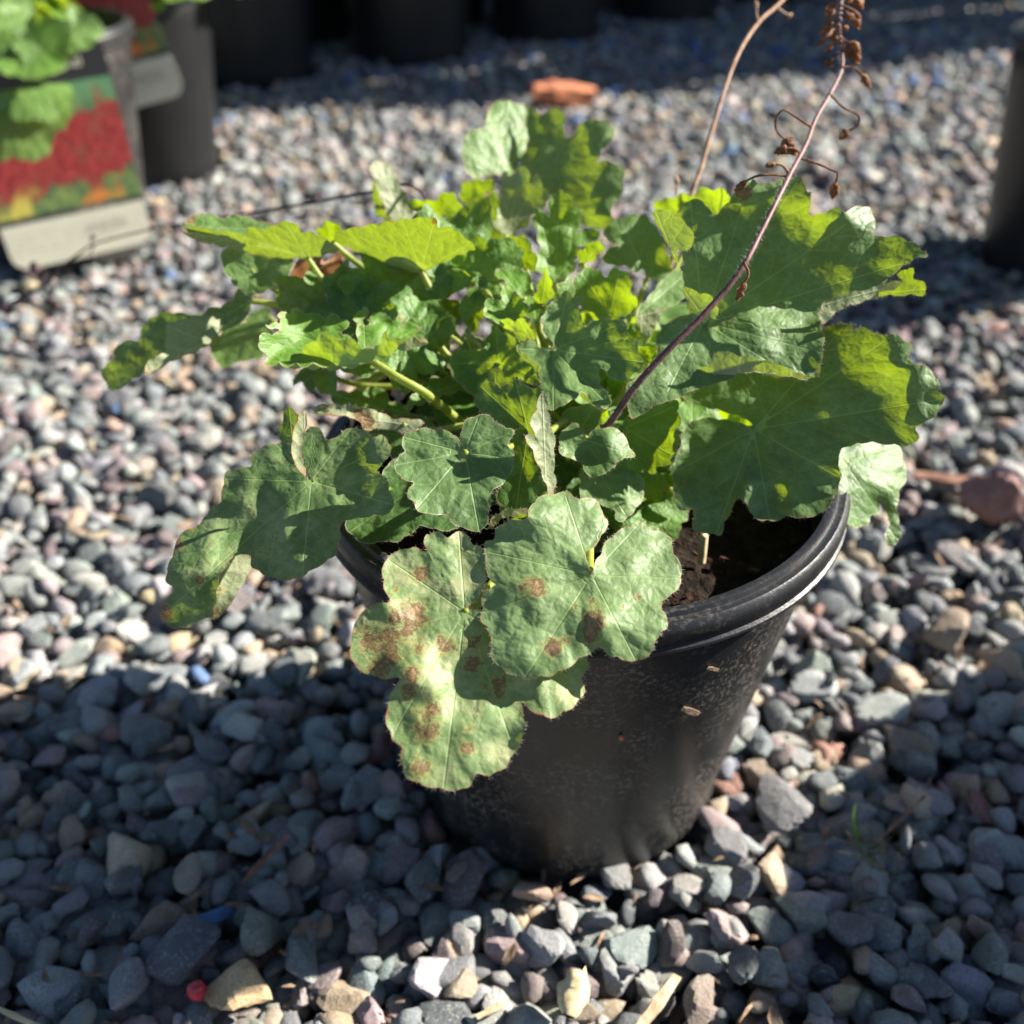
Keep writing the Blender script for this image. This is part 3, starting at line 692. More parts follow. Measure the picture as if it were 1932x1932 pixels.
# dark leaf lying over the left front rim
leaf([dict(pts=px('P', [(1480,830),(1560,800),(1700,860),(1840,960),(1900,1060),(1845,1160),(1750,1170),(1660,1145),(1600,1190),(1530,1230),(1440,1225),(1400,1245),(1330,1220),(1270,1160),(1265,1120),(1350,1040),(1440,930)]),
      hub=q('P', 1700, 900), n=(-.1,-.38,.92), y0=-3.4, wave=.1, teeth=.035)], color=(.05,.1,.1))
# big folded leaf in the middle, pale margin turned over
leaf([dict(pts=px('U', [(660,1190),(740,1120),(800,1170),(840,1180),(880,1120),(920,1100),(980,1170),(1060,1170),(1085,1230),(1060,1290),(1030,1400),(1050,1480),(1090,1560),(1125,1700),(1135,1850),(1120,1932),(1000,1980),(900,1990),(820,1960),(790,1860),(830,1700),(880,1600),(890,1470),(800,1410),(700,1340),(650,1260)]),
      hub=q('U', 985, 1440), n=(-.35,-.72,.6), y0=-3.9, cup=.2, wave=.13, teeth=.045),
      dict(pts=px('U', [(1075,1185),(1110,1290),(1130,1400),(1157,1520),(1150,1650),(1162,1780),(1140,1880),(1105,1935),(1120,1860),(1100,1780),(1060,1680),(1020,1580),(965,1475),(1000,1462),(1045,1490),(1005,1410),(1040,1290)]), hub=q('U',1075,1200), through=(*q('U',1130,1500),-4.9), n=(.35,-.75,.55), side='under', wave=.08, teeth=.04, spots=bp('U',[(985,1490,16,.7)])),
      dict(pts=px('Q', [(945,288),(975,225),(1040,185),(1120,180),(1200,185),(1262,178),(1285,110),(1297,60),(1300,130),(1270,190),(1190,205),(1100,210),(1030,230),(985,265)]), hub=q('Q',1200,185), through=(*q('Q',1150,190),-5.6), n=(0,-.8,.5), side='under', wave=.03, teeth=.03, veins=False)],
     color=(.25,.35,.15))
# big leaf on the right
leaf([dict(pts=px('R', [(735,975),(715,945),(600,905),(490,880),(390,840),(385,800),(470,740),(560,690),(700,660),(900,660),(1020,680),(1080,650),(1120,560),(1110,470),(1200,450),(1270,450),(1250,482),(1320,470),(1400,510),(1480,505),(1560,560),(1565,650),(1640,670),(1700,740),(1710,800),(1735,840),(1710,900),(1640,960),(1590,985),(1602,1040),(1560,1080),(1450,1075),(1330,1065),(1220,1090),(1185,1140),(1195,1220),(1190,1290),(1150,1380),(1100,1430),(1000,1460),(930,1445),(870,1470),(790,1470),(735,1440),(720,1390),(660,1350),(640,1400),(600,1480),(570,1550),(530,1535),(450,1530),(430,1480),(435,1410),(370,1420),(345,1380),(330,1290),(325,1200),(370,1080),(380,1010),(440,950),(540,940),(640,955),(715,975)]),
      hub=q('R', 748, 998), n=(-.30,-.40,.87), y0=-2.0, cup=.0, wave=.15, teeth=.04,
      tips=px('R', [(390,820),(1230,450),(1480,505),(1735,840),(1190,1250),(830,1470),(550,1550),(325,1230)]),
      bumps=bp('R', [(1480,560,160,.9),(1680,760,130,.7),(1300,960,110,.45),(1560,930,90,.35),(700,1300,60,.25),(1180,1300,70,-.25),(850,1400,90,-.3)]))],
     color=(.02,.45,.45))
# the largest leaf, upper right: blade, lower lobe and turned margins
leaf([dict(pts=px('T', [(215,1650),(180,1560),(165,1450),(165,1330),(140,1260),(130,1110),(200,1035),(270,1050),(330,1115),(420,1020),(470,960),(520,925),(580,955),(640,940),(700,925),(770,920),(800,960),(805,1000),(832,1000),(815,1110),(880,1110),(960,1080),(1010,1100),(1070,1070),(1130,1080),(1155,1130),(1165,1225),(1260,1225),(1340,1250),(1400,1290),(1432,1328),(1360,1345),(1280,1400),(1180,1480),(1020,1520),(900,1560),(860,1620),(700,1600),(560,1590),(430,1640),(330,1690),(270,1700)]),
      hub=q('T', 270, 1680), n=(-.36,-.52,.77), y0=-.2, cup=-.2, wave=.16, teeth=.04,
      tips=px('T', [(200,1040),(520,925),(770,920),(1130,1080),(1430,1328),(160,1400)]),
      bumps=bp('T', [(980,1100,90,.5),(780,960,80,.35),(500,960,90,.5),(1330,1270,110,.5),(330,1330,110,.4),(640,1400,200,.15),(230,1330,60,.3),(230,1080,80,.4)]),
      spots=sp('T', [(480,1000,36,.9)])),
      dict(pts=px('R', [(490,440),(600,385),(700,352),(800,345),(930,352),(1040,350),(1090,345),(1090,430),(1112,520),(1105,600),(1080,705),(1020,737),(930,724),(800,703),(690,703),(600,747),(450,787),(400,814),(330,844),(250,867),(160,924),(115,940),(95,890),(85,780),(150,720),(240,640),(250,500),(330,430),(430,395)]),
      hub=q('R', 490, 440), through=(*q('R', 490, 440), -.2), n=(.0,-.45,.89), wave=.12, teeth=.03, cup=-.1,
      tips=px('R', [(1105,600),(840,655),(300,810),(1090,350)]), bumps=bp('R', [(820,450,130,.35),(1080,560,80,.3),(300,700,120,.15)])),
      dict(pts=px('R', [(1088,350),(1180,285),(1280,255),(1350,250),(1480,228),(1520,240),(1500,270),(1400,312),(1280,345),(1200,375),(1140,425),(1100,452),(1085,400)]), hub=q('R',1090,360), through=(*q('R',1090,360),-.4), n=(.2,-.85,.3), side='under', wave=.05, teeth=.03, spots=sp('R',[(1330,262,14,.8)])),
      dict(pts=px('R', [(115,942),(180,885),(270,832),(350,762),(450,690),(535,655),(545,612),(580,590),(700,622),(840,648),(930,690),(1020,722),(1075,700),(1105,600),(1085,712),(1020,735),(930,722),(800,700),(690,700),(600,745),(450,785),(400,812),(330,842),(250,865),(160,922)]), hub=q('R',600,640), through=(*q('R',690,702),-1.95), n=(-.15,-.95,.05), side='under', wave=.05, teeth=.04, veins=False),
      dict(pts=px('R', [(1280,312),(1400,290),(1500,262),(1522,235),(1490,195),(1530,172),(1570,160),(1582,220),(1632,240),(1638,300),(1560,298),(1450,302)]), hub=q('R',1300,305), through=(*q('R',1400,290),0), n=(-.5,-.8,.2), wave=.06, teeth=.04),
      dict(pts=px('T', [(0,1100),(80,1093),(150,1130),(210,1200),(218,1270),(170,1300),(125,1302),(150,1400),(160,1425),(110,1330),(60,1220)]), hub=q('T',155,1410), through=(*q('T',155,1410),-.4), n=(-.3,-.9,-.1), side='under', wave=.05, teeth=.03),
      dict(pts=px('R', [(375,255),(440,280),(530,310),(562,380),(548,425),(500,390),(430,375),(398,320)]), hub=q('R',480,400), through=(*q('R',480,400),-.6), n=(-.3,-.9,.1), side='under', wave=.05, teeth=.04)],
     color=(.04,.40,.5), prad=.12)
# pale leaf hanging outside the right rim
leaf([dict(pts=px('R', [(1185,1150),(1210,1085),(1320,1060),(1450,1065),(1500,1080),(1530,1180),(1542,1250),(1510,1300),(1490,1400),(1505,1500),(1512,1560),(1480,1595),(1440,1600),(1430,1550),(1450,1490),(1440,1430),(1400,1355),(1395,1430),(1350,1450),(1340,1490),(1290,1510),(1230,1490),(1180,1500),(1115,1440),(1170,1370),(1195,1290),(1200,1220)]),
      hub=q('R', 1210, 1150), n=(.32,-.42,.85), y0=-1.2, cup=-.5, wave=.12, teeth=.04,
      bumps=bp('R', [(1400,1180,120,.3),(1400,1400,60,-.3)]), tips=px('R', [(1500,1090),(1540,1260),(1490,1570),(1290,1510),(1130,1440)]))], color=(.1,.1,.4))
# light toothed leaf on the left, cupped, front seen from below
leaf([dict(pts=px('P', [(1380,290),(1250,320),(1000,310),(860,310),(850,250),(810,192),(850,150),(940,142),(845,100),(900,98),(935,112),(915,60),(985,30),(1060,35),(1085,48),(1120,62),(1230,60),(1275,92),(1250,150),(1320,190),(1330,130),(1310,80),(1335,40),(1360,8),(1372,45),(1360,110),(1390,115),(1400,60),(1430,45),(1470,35),(1480,80),(1560,55),(1556,100),(1600,80),(1662,112),(1620,150),(1682,196),(1600,220),(1480,250)]),
      hub=q('P', 1370, 270), n=(.12,-.32,.93), y0=-.8, cup=.5, wave=.15, teeth=.07),
      dict(pts=px('P', [(860,312),(930,285),(1005,262),(1080,200),(1140,152),(1210,160),(1240,195),(1265,168),(1340,215),(1395,228),(1440,200),(1475,140),(1500,185),(1590,175),(1683,197),(1600,222),(1500,248),(1440,262),(1370,302),(1250,332),(1100,327),(950,322)]), hub=q('P',1370,300), through=(*q('P',1370,300),-1.2), n=(-.1,-.93,.25), side='under', wave=.1, teeth=.06, bumps=bp('P',[(1150,180,60,.3)]))],
     color=(.75,.15,.2), pet=[(*q('P',1540,380),-1.2),(*q('P',1680,460),-1.2),(*q('P',1870,612),-.4),(*q('P',2000,700),.2)], prad=.13)
# yellow green leaf seen from below
leaf([dict(pts=px('S', [(-30,1240),(0,1200),(60,1185),(150,1170),(250,1150),(330,1140),(420,1130),(500,1135),(520,1180),(560,1175),(620,1200),(650,1235),(690,1250),(705,1295),(650,1312),(560,1350),(480,1392),(430,1412),(330,1402),(240,1402),(180,1370),(100,1310),(20,1270)]),
      hub=q('S', 430, 1405), n=(-.25,-.82,-.5), y0=3.0, side='under', wave=.12, teeth=.045, cup=.2,
      tips=px('S', [(0,1215),(150,1170),(330,1140),(500,1140),(690,1260)]), spots=sp('S', [(500,1150,26,.6)]))],
     color=(.12,.6,.1), pet=[(*q('S',470,1490),2.7),(*q('S',535,1610),2.3),(*q('S',556,1720),2.0),(*q('S',570,1850),1.8)], prad=.115)
# flat leaf left of it
leaf([dict(pts=px('O', [(945,1195),(1040,1180),(1130,1200),(1200,1200),(1260,1222),(1290,1180),(1370,1190),(1420,1170),(1480,1150),(1540,1160),(1560,1210),(1600,1200),(1680,1240),(1740,1270),(1750,1300),(1600,1338),(1450,1337),(1330,1322),(1200,1292),(1080,1262),(1000,1240)]),
      hub=q('O', 1590, 1332), n=(-.2,-.85,-.42), y0=3.2, side='under', wave=.1, teeth=.04, tips=px('O',[(950,1200),(1200,1205),(1480,1150),(1740,1280)])),
      dict(pts=px('O', [(945,1198),(985,1130),(1060,1105),(1150,1130),(1230,1110),(1290,1130),(1400,1160),(1480,1158),(1400,1200),(1290,1225),(1150,1220),(1030,1205)]), hub=q('O',1400,1190), through=(*q('O',1150,1215),3.6), n=(.1,-.35,.93), wave=.1, teeth=.04, spots=sp('O',[(990,1140,24,.8)]))],
     color=(.15,.6,.35), pet=[(*q('O',1680,1460),3.0),(*q('O',1790,1570),2.6),(*q('O',1920,1680),2.2)])
# drooping folded leaf at the far left
leaf([dict(pts=px('O', [(1300,1565),(1285,1505),(1245,1490),(1200,1560),(1140,1590),(1080,1600),(1040,1635),(900,1620),(820,1630),(740,1690),(722,1760),(640,1770),(590,1820),(590,1862),(540,1900),(530,1950),(590,2030),(700,1960),(760,1920),(900,1860),(1060,1790),(1180,1700),(1270,1660)]),
      hub=q('O', 1298, 1562), n=(-.35,-.5,.8), y0=3.0, wave=.14, teeth=.045, cup=-.4),
      dict(pts=px('P', [(758,50),(740,92),(640,132),(530,222),(370,292),(225,362),(250,285),(330,245),(332,160),(345,100),(450,72),(530,58),(600,72),(700,78)]), hub=q('P',745,80), through=(*q('P',560,130),2.3), n=(.45,-.62,.6), side='under', wave=.12, teeth=.05, veins=True)],
     color=(.1,.3,.3), pet=[(*q('O',1420,1578),3.0),(*q('O',1530,1608),2.8),(*q('O',1700,1700),2.4),(*q('O',1900,1800),1.8)])
# pale blurred leaf below it
leaf([dict(pts=px('P', [(700,90),(800,30),(870,20),(885,150),(850,260),(760,290),(690,300),(640,332),(590,290),(560,220),(570,150)]), hub=q('P',860,60), n=(-.1,-.45,.88), y0=7.0, wave=.1, teeth=.04)], color=(.35,0,.8))
# big leaf standing at the back, folded along its midrib
leaf([dict(pts=px('S', [(895,915),(800,905),(700,922),(660,880),(640,790),(650,710),(700,670),(760,660),(770,600),(800,540),(850,520),(900,530),(950,540),(985,560),(970,640),(985,720),(960,800),(930,860)]),
      hub=q('S', 895, 910), n=(.45,-.6,.65), y0=10.5, wave=.16, teeth=.04, cup=-.1, tips=px('S', [(650,760),(780,560),(970,570),(680,910)])),
      dict(pts=px('S', [(895,915),(930,860),(960,800),(985,720),(970,640),(985,560),(1010,565),(1050,600),(1100,570),(1140,565),(1170,600),(1165,660),(1180,710),(1210,715),(1240,660),(1300,620),(1380,625),(1427,665),(1420,720),(1360,780),(1345,840),(1400,835),(1460,860),(1492,890),(1470,950),(1480,990),(1440,1040),(1410,1100),(1432,1140),(1400,1185),(1300,1175),(1200,1130),(1080,1040),(980,970)]),
      hub=q('S', 900, 915), through=(*q('S', 895, 910), 10.5), n=(-.28,-.58,.77), wave=.16, teeth=.04, bumps=bp('S',[(1420,950,120,.6),(1380,680,80,.3),(1420,1130,80,.4)]),
      tips=px('S', [(1100,570),(1380,630),(1485,900),(1400,1180)]))], color=(.05,.45,.6))
# pale folded leaf in front of it
leaf([dict(pts=px('S', [(865,1225),(800,1150),(830,1050),(850,910),(872,890),(892,925),(922,880),(960,858),(987,890),(992,955),(1030,900),(1052,960),(1092,1010),(1060,1080),(1000,1120),(980,1170),(900,1210)]), hub=q('S',868,1215), n=(.35,-.85,.3), y0=7.5, side='under', wave=.18, teeth=.04)],
     color=(.1,.1,.2), pet=[(*q('S',855,1280),7.2),(*q('S',880,1380),6.2),(*q('S',900,1500),4.5)])
leaf([dict(pts=px('S', [(520,1180),(560,1130),(600,1110),(650,1115),(655,1070),(710,1030),(770,1020),(800,1000),(835,1030),(820,1120),(800,1170),(855,1220),(850,1300),(760,1335),(650,1380),(520,1420),(480,1400),(600,1340),(700,1290),(650,1230),(620,1190)]), hub=q('S',790,1310), n=(-.3,-.75,.5), y0=6.0, wave=.15, teeth=.05)], color=(.35,.3,.1))
leaf([dict(pts=px('S', [(355,1050),(440,1040),(500,1040),(550,1000),(590,1000),(640,1090),(560,1125),(500,1130),(430,1130)]), hub=q('S',500,1125), n=(-.4,-.85,.1), y0=7.0, wave=.1, teeth=.05)], color=(.6,.2,.1))
leaf([dict(pts=px('S', [(630,985),(660,945),(730,930),(800,935),(812,970),(770,1010),(700,1040),(650,1062)]), hub=q('S',720,1040), n=(-.4,-.85,.2), y0=8.0, wave=.1, teeth=.05)], color=(.7,.2,.1))
leaf([dict(pts=px('S', [(165,850),(225,842),(265,850),(290,900),(330,980),(382,1080),(382,1122),(270,1142),(230,1050),(190,950)]), hub=q('S',330,1135), n=(.45,-.7,.5), y0=8.0, side='under', wave=.08, teeth=.05)], color=(.0,.2,.2))
leaf([dict(pts=px('S', [(175,930),(200,960),(235,1060),(270,1140),(200,1120),(180,1040)]), hub=q('S',240,1130), n=(-.6,-.7,.2), y0=8.2, wave=.08, teeth=.04)], color=(.1,.2,.1))
# right back leaves
leaf([dict(pts=px('S', [(1380,1235),(1390,1180),(1460,1130),(1560,1110),(1600,1120),(1660,1200),(1700,1300),(1730,1400),(1700,1460),(1620,1450),(1580,1400),(1550,1412),(1480,1380),(1400,1370),(1368,1330),(1400,1290),(1450,1272)]), hub=q('S',1600,1440), n=(-.1,-.72,.66), y0=4.5, wave=.2, teeth=.05, bumps=bp('S',[(1450,1330,60,.4)]))], color=(.2,.2,.5))
leaf([dict(pts=px('T', [(20,1110),(30,1040),(100,1030),(150,1010),(240,1010),(250,965),(300,985),(350,980),(402,1010),(390,1060),(335,1120),(200,1160),(60,1170)]), hub=q('T',200,1150), n=(-.55,-.8,.15), y0=5.5, wave=.15, teeth=.05)], color=(.6,.2,.2))
leaf([dict(pts=px('U', [(1670,720),(1700,660),(1760,580),(1850,480),(1932,420),(2010,470),(1990,590),(1900,650),(1800,690)]), hub=q('U',1700,700), n=(.1,-.35,.93), y0=1.8, wave=.12, teeth=.04),
      dict(pts=px('U', [(1672,725),(1760,685),(1842,660),(1830,720),(1790,790),(1705,930),(1660,862),(1690,785)]), hub=q('U',1700,720), through=(*q('U',1700,720),1.6), n=(.2,-.85,.4), side='under', wave=.08, teeth=.04)], color=(.1,.2,.6))
# upright lobed leaf behind the middle
leaf([dict(pts=px('S', [(1120,1475),(1060,1430),(1010,1360),(1045,1290),(1030,1200),(1008,1130),(1022,1080),(1060,1085),(1085,1130),(1095,1050),(1112,1010),(1150,990),(1192,1010),(1212,1070),(1250,1090),(1262,1150),(1240,1205),(1322,1180),(1347,1212),(1322,1262),(1250,1282),(1232,1350),(1205,1420)]), hub=q('S',1120,1460), n=(.1,-.7,.7), y0=3.4, wave=.18, teeth=.05, cup=.4)], color=(.65,.1,.3))
leaf([dict(pts=px('S', [(880,1290),(890,1215),(930,1235),(965,1215),(1000,1290),(1030,1340),(1020,1400),(950,1390),(880,1375)]), hub=q('S',970,1390), n=(-.4,-.8,.3), y0=3.2, wave=.12, teeth=.05)], color=(.3,.1,.1))
leaf([dict(pts=px('U', [(1300,360),(1320,300),(1390,250),(1440,245),(1470,270),(1440,320),(1380,370),(1320,385)]), hub=q('U',1330,380), n=(-.3,-.85,.3), y0=2.9, wave=.1, teeth=.05)], color=(.6,.1,.1))
leaf([dict(pts=px('U', [(1480,745),(1330,660),(1280,600),(1270,520),(1300,450),(1380,405),(1440,430),(1470,470),(1530,415),(1600,430),(1642,490),(1630,560),(1672,590),(1672,640),(1640,690),(1570,710),(1545,755)]), hub=q('U',1500,720), n=(-.35,-.72,.58), y0=1.6, wave=.15, teeth=.045, cup=.2)], color=(.65,.1,.15))
# dark leaf in the very middle, curled bright margin
leaf([dict(pts=px('U', [(1140,890),(1080,800),(1070,740),(1100,680),(1150,620),(1230,560),(1270,590),(1330,600),(1310,680),(1350,790),(1400,745),(1500,730),(1560,740),(1620,780),(1600,850),(1520,885),(1570,868),(1650,860),(1690,880),(1680,950),(1722,1010),(1650,1090),(1570,1130),(1440,1050),(1430,1100),(1445,1150),(1500,1230),(1512,1262),(1470,1302),(1400,1270),(1320,1190),(1290,1240),(1220,1270),(1150,1310),(1100,1290),(1080,1220),(1060,1130),(1060,1040),(1000,985),(930,950),(918,910),(960,875),(1030,880),(1070,930)]),
      hub=q('U', 1145, 928), n=(-.12,-.5,.86), y0=-.9, wave=.2, teeth=.05, cup=.6, tips=px('U',[(1240,570),(1600,760),(1715,1010),(1500,1280),(1150,1310),(930,920)]), bumps=bp('U',[(1150,1250,90,.35)])),
      dict(pts=px('U', [(1000,985),(1060,1040),(1062,1130),(1045,1090),(1000,1020),(930,965),(918,910),(950,940)]), hub=q('U',1040,1050), through=(*q('U',1050,1050),-1.6), n=(-.4,-.9,.1), side='under', wave=.04, teeth=.03, veins=False),
      dict(pts=px('U', [(1300,1190),(1330,1200),(1400,1270),(1470,1302),(1512,1262),(1480,1225),(1470,1190),(1500,1225),(1516,1262),(1475,1312),(1395,1285),(1310,1215)]), hub=q('U',1400,1275), through=(*q('U',1400,1275),-2.4), n=(-.3,-.95,.1), side='under', wave=.04, teeth=.03, veins=False)], color=(.18,.15,.55))
leaf([dict(pts=px('U', [(700,650),(740,610),(800,612),(832,600),(805,510),(860,530),(900,570),(940,610),(985,640),(970,690),(950,745),(930,760),(860,770),(760,740),(710,700)]), hub=q('U',900,740), n=(.05,-.4,.92), y0=.6, wave=.2, teeth=.05, cup=.5),
      dict(pts=px('U', [(705,700),(760,738),(860,745),(940,735),(1000,772),(1022,862),(990,872),(920,850),(850,790),(765,748)]), hub=q('U',940,745), through=(*q('U',900,745),.2), n=(-.2,-.95,.1), side='under', wave=.08, teeth=.05)], color=(.85,.1,.2))
# inner leaves around the crown
leaf([dict(pts=px('U', [(600,800),(590,720),(622,650),(610,560),(650,520),(772,508),(782,560),(720,640),(680,760),(640,830),(590,900),(560,880)]), hub=q('U',590,860), n=(.1,-.8,.5), y0=1.6, wave=.2, teeth=.06)], color=(.55,.2,.3))
leaf([dict(pts=px('U', [(490,960),(560,930),(690,930),(760,780),(800,800),(850,830),(920,870),(960,900),(1010,990),(1062,1060),(1050,1150),(920,1110),(840,1180),(780,1230),(660,1230),(520,1100),(498,1020)]), hub=q('U',800,1010), n=(-.45,-.7,.55), y0=-.2, wave=.18, teeth=.05)], color=(.5,.15,.1))
leaf([dict(pts=px('U', [(700,1180),(745,1070),(800,1040),(850,1150),(840,1185),(770,1230)]), hub=q('U',780,1220), n=(-.3,-.8,.5), y0=-1.6, wave=.1, teeth=.05)], color=(.3,.3,.1))
leaf([dict(pts=px('U', [(580,800),(600,790),(640,840),(690,905),(690,922),(640,880),(600,840)]), hub=q('U',600,810), n=(.3,-.4,.85), y0=.5, wave=.03, teeth=.02, veins=False)], color=(.8,.1,.3))
leaf([dict(pts=px('U', [(790,400),(850,440),(880,400),(920,425),(960,415),(1000,480),(1015,560),(1000,640),(940,600),(850,520),(800,470)]), hub=q('U',960,600), n=(0,-.6,.75), y0=1.5, wave=.2, teeth=.07)], color=(.9,.05,.3))
leaf([dict(pts=px('U', [(1030,650),(1035,560),(1090,428),(1112,442),(1148,570),(1100,640)]), hub=q('U',1070,640), n=(-.4,-.85,.1), y0=1.0, wave=.1, teeth=.04)], color=(.8,.1,.1))
leaf([dict(pts=px('U', [(1130,640),(1150,590),(1185,520),(1250,475),(1278,520),(1262,640),(1200,660)]), hub=q('U',1190,650), n=(.1,-.6,.75), y0=.9, wave=.12, teeth=.05)], color=(.7,.1,.4))
leaf([dict(pts=px('U', [(960,650),(1010,580),(1040,640),(1090,640),(1110,690),(1070,760),(1000,740)]), hub=q('U',1040,740), n=(.1,-.45,.88), y0=.6, wave=.12, teeth=.05)], color=(.85,.1,.3))
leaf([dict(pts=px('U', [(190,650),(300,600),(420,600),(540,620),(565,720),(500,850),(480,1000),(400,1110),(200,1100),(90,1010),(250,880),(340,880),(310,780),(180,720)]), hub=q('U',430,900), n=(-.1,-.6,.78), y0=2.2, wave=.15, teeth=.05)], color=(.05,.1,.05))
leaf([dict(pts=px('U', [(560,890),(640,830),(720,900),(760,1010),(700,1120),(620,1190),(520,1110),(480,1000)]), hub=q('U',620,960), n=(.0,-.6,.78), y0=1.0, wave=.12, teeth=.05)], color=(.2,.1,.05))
# leaves round the foot of the flower stalk
leaf([dict(pts=px('R', [(60,960),(150,900),(250,860),(350,850),(362,960),(340,1010),(372,1075),(320,1130),(325,1172),(250,1190),(240,1222),(140,1212),(130,1272),(60,1240),(0,1180),(-40,1100),(-50,1000)]), hub=q('R',75,990), n=(-.42,-.62,.65), y0=-2.0, wave=.12, teeth=.045)], color=(.5,.2,.1))
leaf([dict(pts=px('U', [(1180,1530),(1205,1440),(1290,1395),(1330,1440),(1345,1500),(1400,1440),(1500,1420),(1580,1450),(1620,1530),(1662,1600),(1600,1620),(1540,1640),(1540,1670),(1450,1720),(1400,1742),(1340,1690),(1320,1640),(1230,1610),(1190,1580)]), hub=q('U',1345,1500), n=(.1,-.5,.85), y0=-3.4, wave=.15, teeth=.035, bumps=bp('U',[(1500,1500,90,.35),(1340,1620,60,-.3)]))], color=(.15,.2,.5))
leaf([dict(pts=px('Q', [(1425,40),(1440,130),(1500,150),(1600,180),(1612,232),(1650,247),(1700,200),(1740,150),(1762,80),(1740,10),(1690,-30),(1560,-60),(1450,-40)]), hub=q('Q',1520,-20), n=(.1,-.5,.85), y0=-3.0, wave=.12, teeth=.035)], color=(.2,.1,.75))
leaf([dict(pts=px('U', [(1200,1330),(1300,1290),(1380,1270),(1440,1300),(1445,1380),(1400,1430),(1320,1450),(1230,1420)]), hub=q('U',1320,1430), n=(.1,-.6,.78), y0=-1.8, wave=.1, teeth=.04)], color=(.3,.1,.5))
leaf([dict(pts=px('U', [(1660,960),(1700,900),(1740,920),(1800,890),(1830,930),(1790,990),(1720,1010)]), hub=q('U',1740,1000), n=(-.3,-.7,.6), y0=-.2, wave=.1, teeth=.06)], color=(.9,.05,.1))
leaf([dict(pts=px('R', [(360,870),(430,850),(500,890),(560,960),(480,990),(420,1000),(370,1010),(345,940)]), hub=q('R',430,990), n=(.1,-.4,.9), y0=-1.0, wave=.12, teeth=.05)], color=(.4,.1,.6))
# small leaves low on the left, by the rim
leaf([dict(pts=px('P', [(1190,460),(1300,448),(1380,440),(1450,425),(1500,500),(1580,530),(1590,585),(1500,560),(1400,600),(1300,560),(1210,510)]), hub=q('P',1450,540), n=(0,-.6,.8), y0=.6, wave=.2, teeth=.06)], color=(.45,.2,.1))
leaf([dict(pts=px('P', [(1690,390),(1780,375),(1920,385),(1905,430),(1830,455),(1700,490),(1600,540),(1570,520),(1640,450)]), hub=q('P',1680,470), n=(.1,-.5,.85), y0=.4, wave=.15, teeth=.06)], color=(.6,.2,.3))
leaf([dict(pts=px('P', [(1020,340),(1090,325),(1180,330),(1160,390),(1090,445),(1040,410)]), hub=q('P',1150,340), n=(0,-.6,.8), y0=2.5, wave=.1, teeth=.04)], color=(.05,.2,.1))
leaf([dict(pts=px('P', [(1380,640),(1460,600),(1600,560),(1700,600),(1750,680),(1700,760),(1600,800),(1500,790),(1420,720)]), hub=q('P',1640,680), n=(-.1,-.5,.85), y0=-.6, wave=.12, teeth=.05)], color=(.2,.1,.1))
# pale leaf with a burnt edge, folded, left of the middle
leaf([dict(pts=px('P', [(1085,555),(1130,520),(1230,515),(1350,530),(1450,560),(1520,592),(1600,590),(1680,605),(1640,640),(1590,672),(1540,660),(1450,640),(1372,652),(1320,592),(1230,575),(1130,575)]), hub=q('P',1560,620), n=(.1,-.6,.75), y0=-2.0, side='under', wave=.15, teeth=.03, spots=sp('P',[(1370,600,40,1),(1330,560,30,.7),(1150,550,40,.5)]))], color=(.0,.7,.3))
# leaf under the flat ones
leaf([dict(pts=px('O', [(1160,1290),(1150,1350),(1172,1420),(1230,1490),(1300,1532),(1400,1500),(1480,1440),(1522,1380),(1500,1330),(1400,1310),(1250,1300)]), hub=q('O',1300,1400), n=(.05,-.7,.7), y0=3.6, wave=.15, teeth=.04)], color=(.1,.2,.5))
leaf([dict(pts=px('O', [(1730,1500),(1800,1440),(1870,1500),(1932,1470),(2010,1560),(2000,1640),(1900,1640),(1800,1620)]), hub=q('O',1800,1610), n=(-.3,-.7,.6), y0=3.4, wave=.15, teeth=.06)], color=(.15,.6,.05))
leaf([dict(pts=px('O', [(1640,1225),(1690,1150),(1760,1170),(1770,1210),(1740,1260)]), hub=q('O',1720,1255), n=(-.4,-.85,.2), y0=4.2, wave=.08, teeth=.05)], color=(.6,.3,.1))
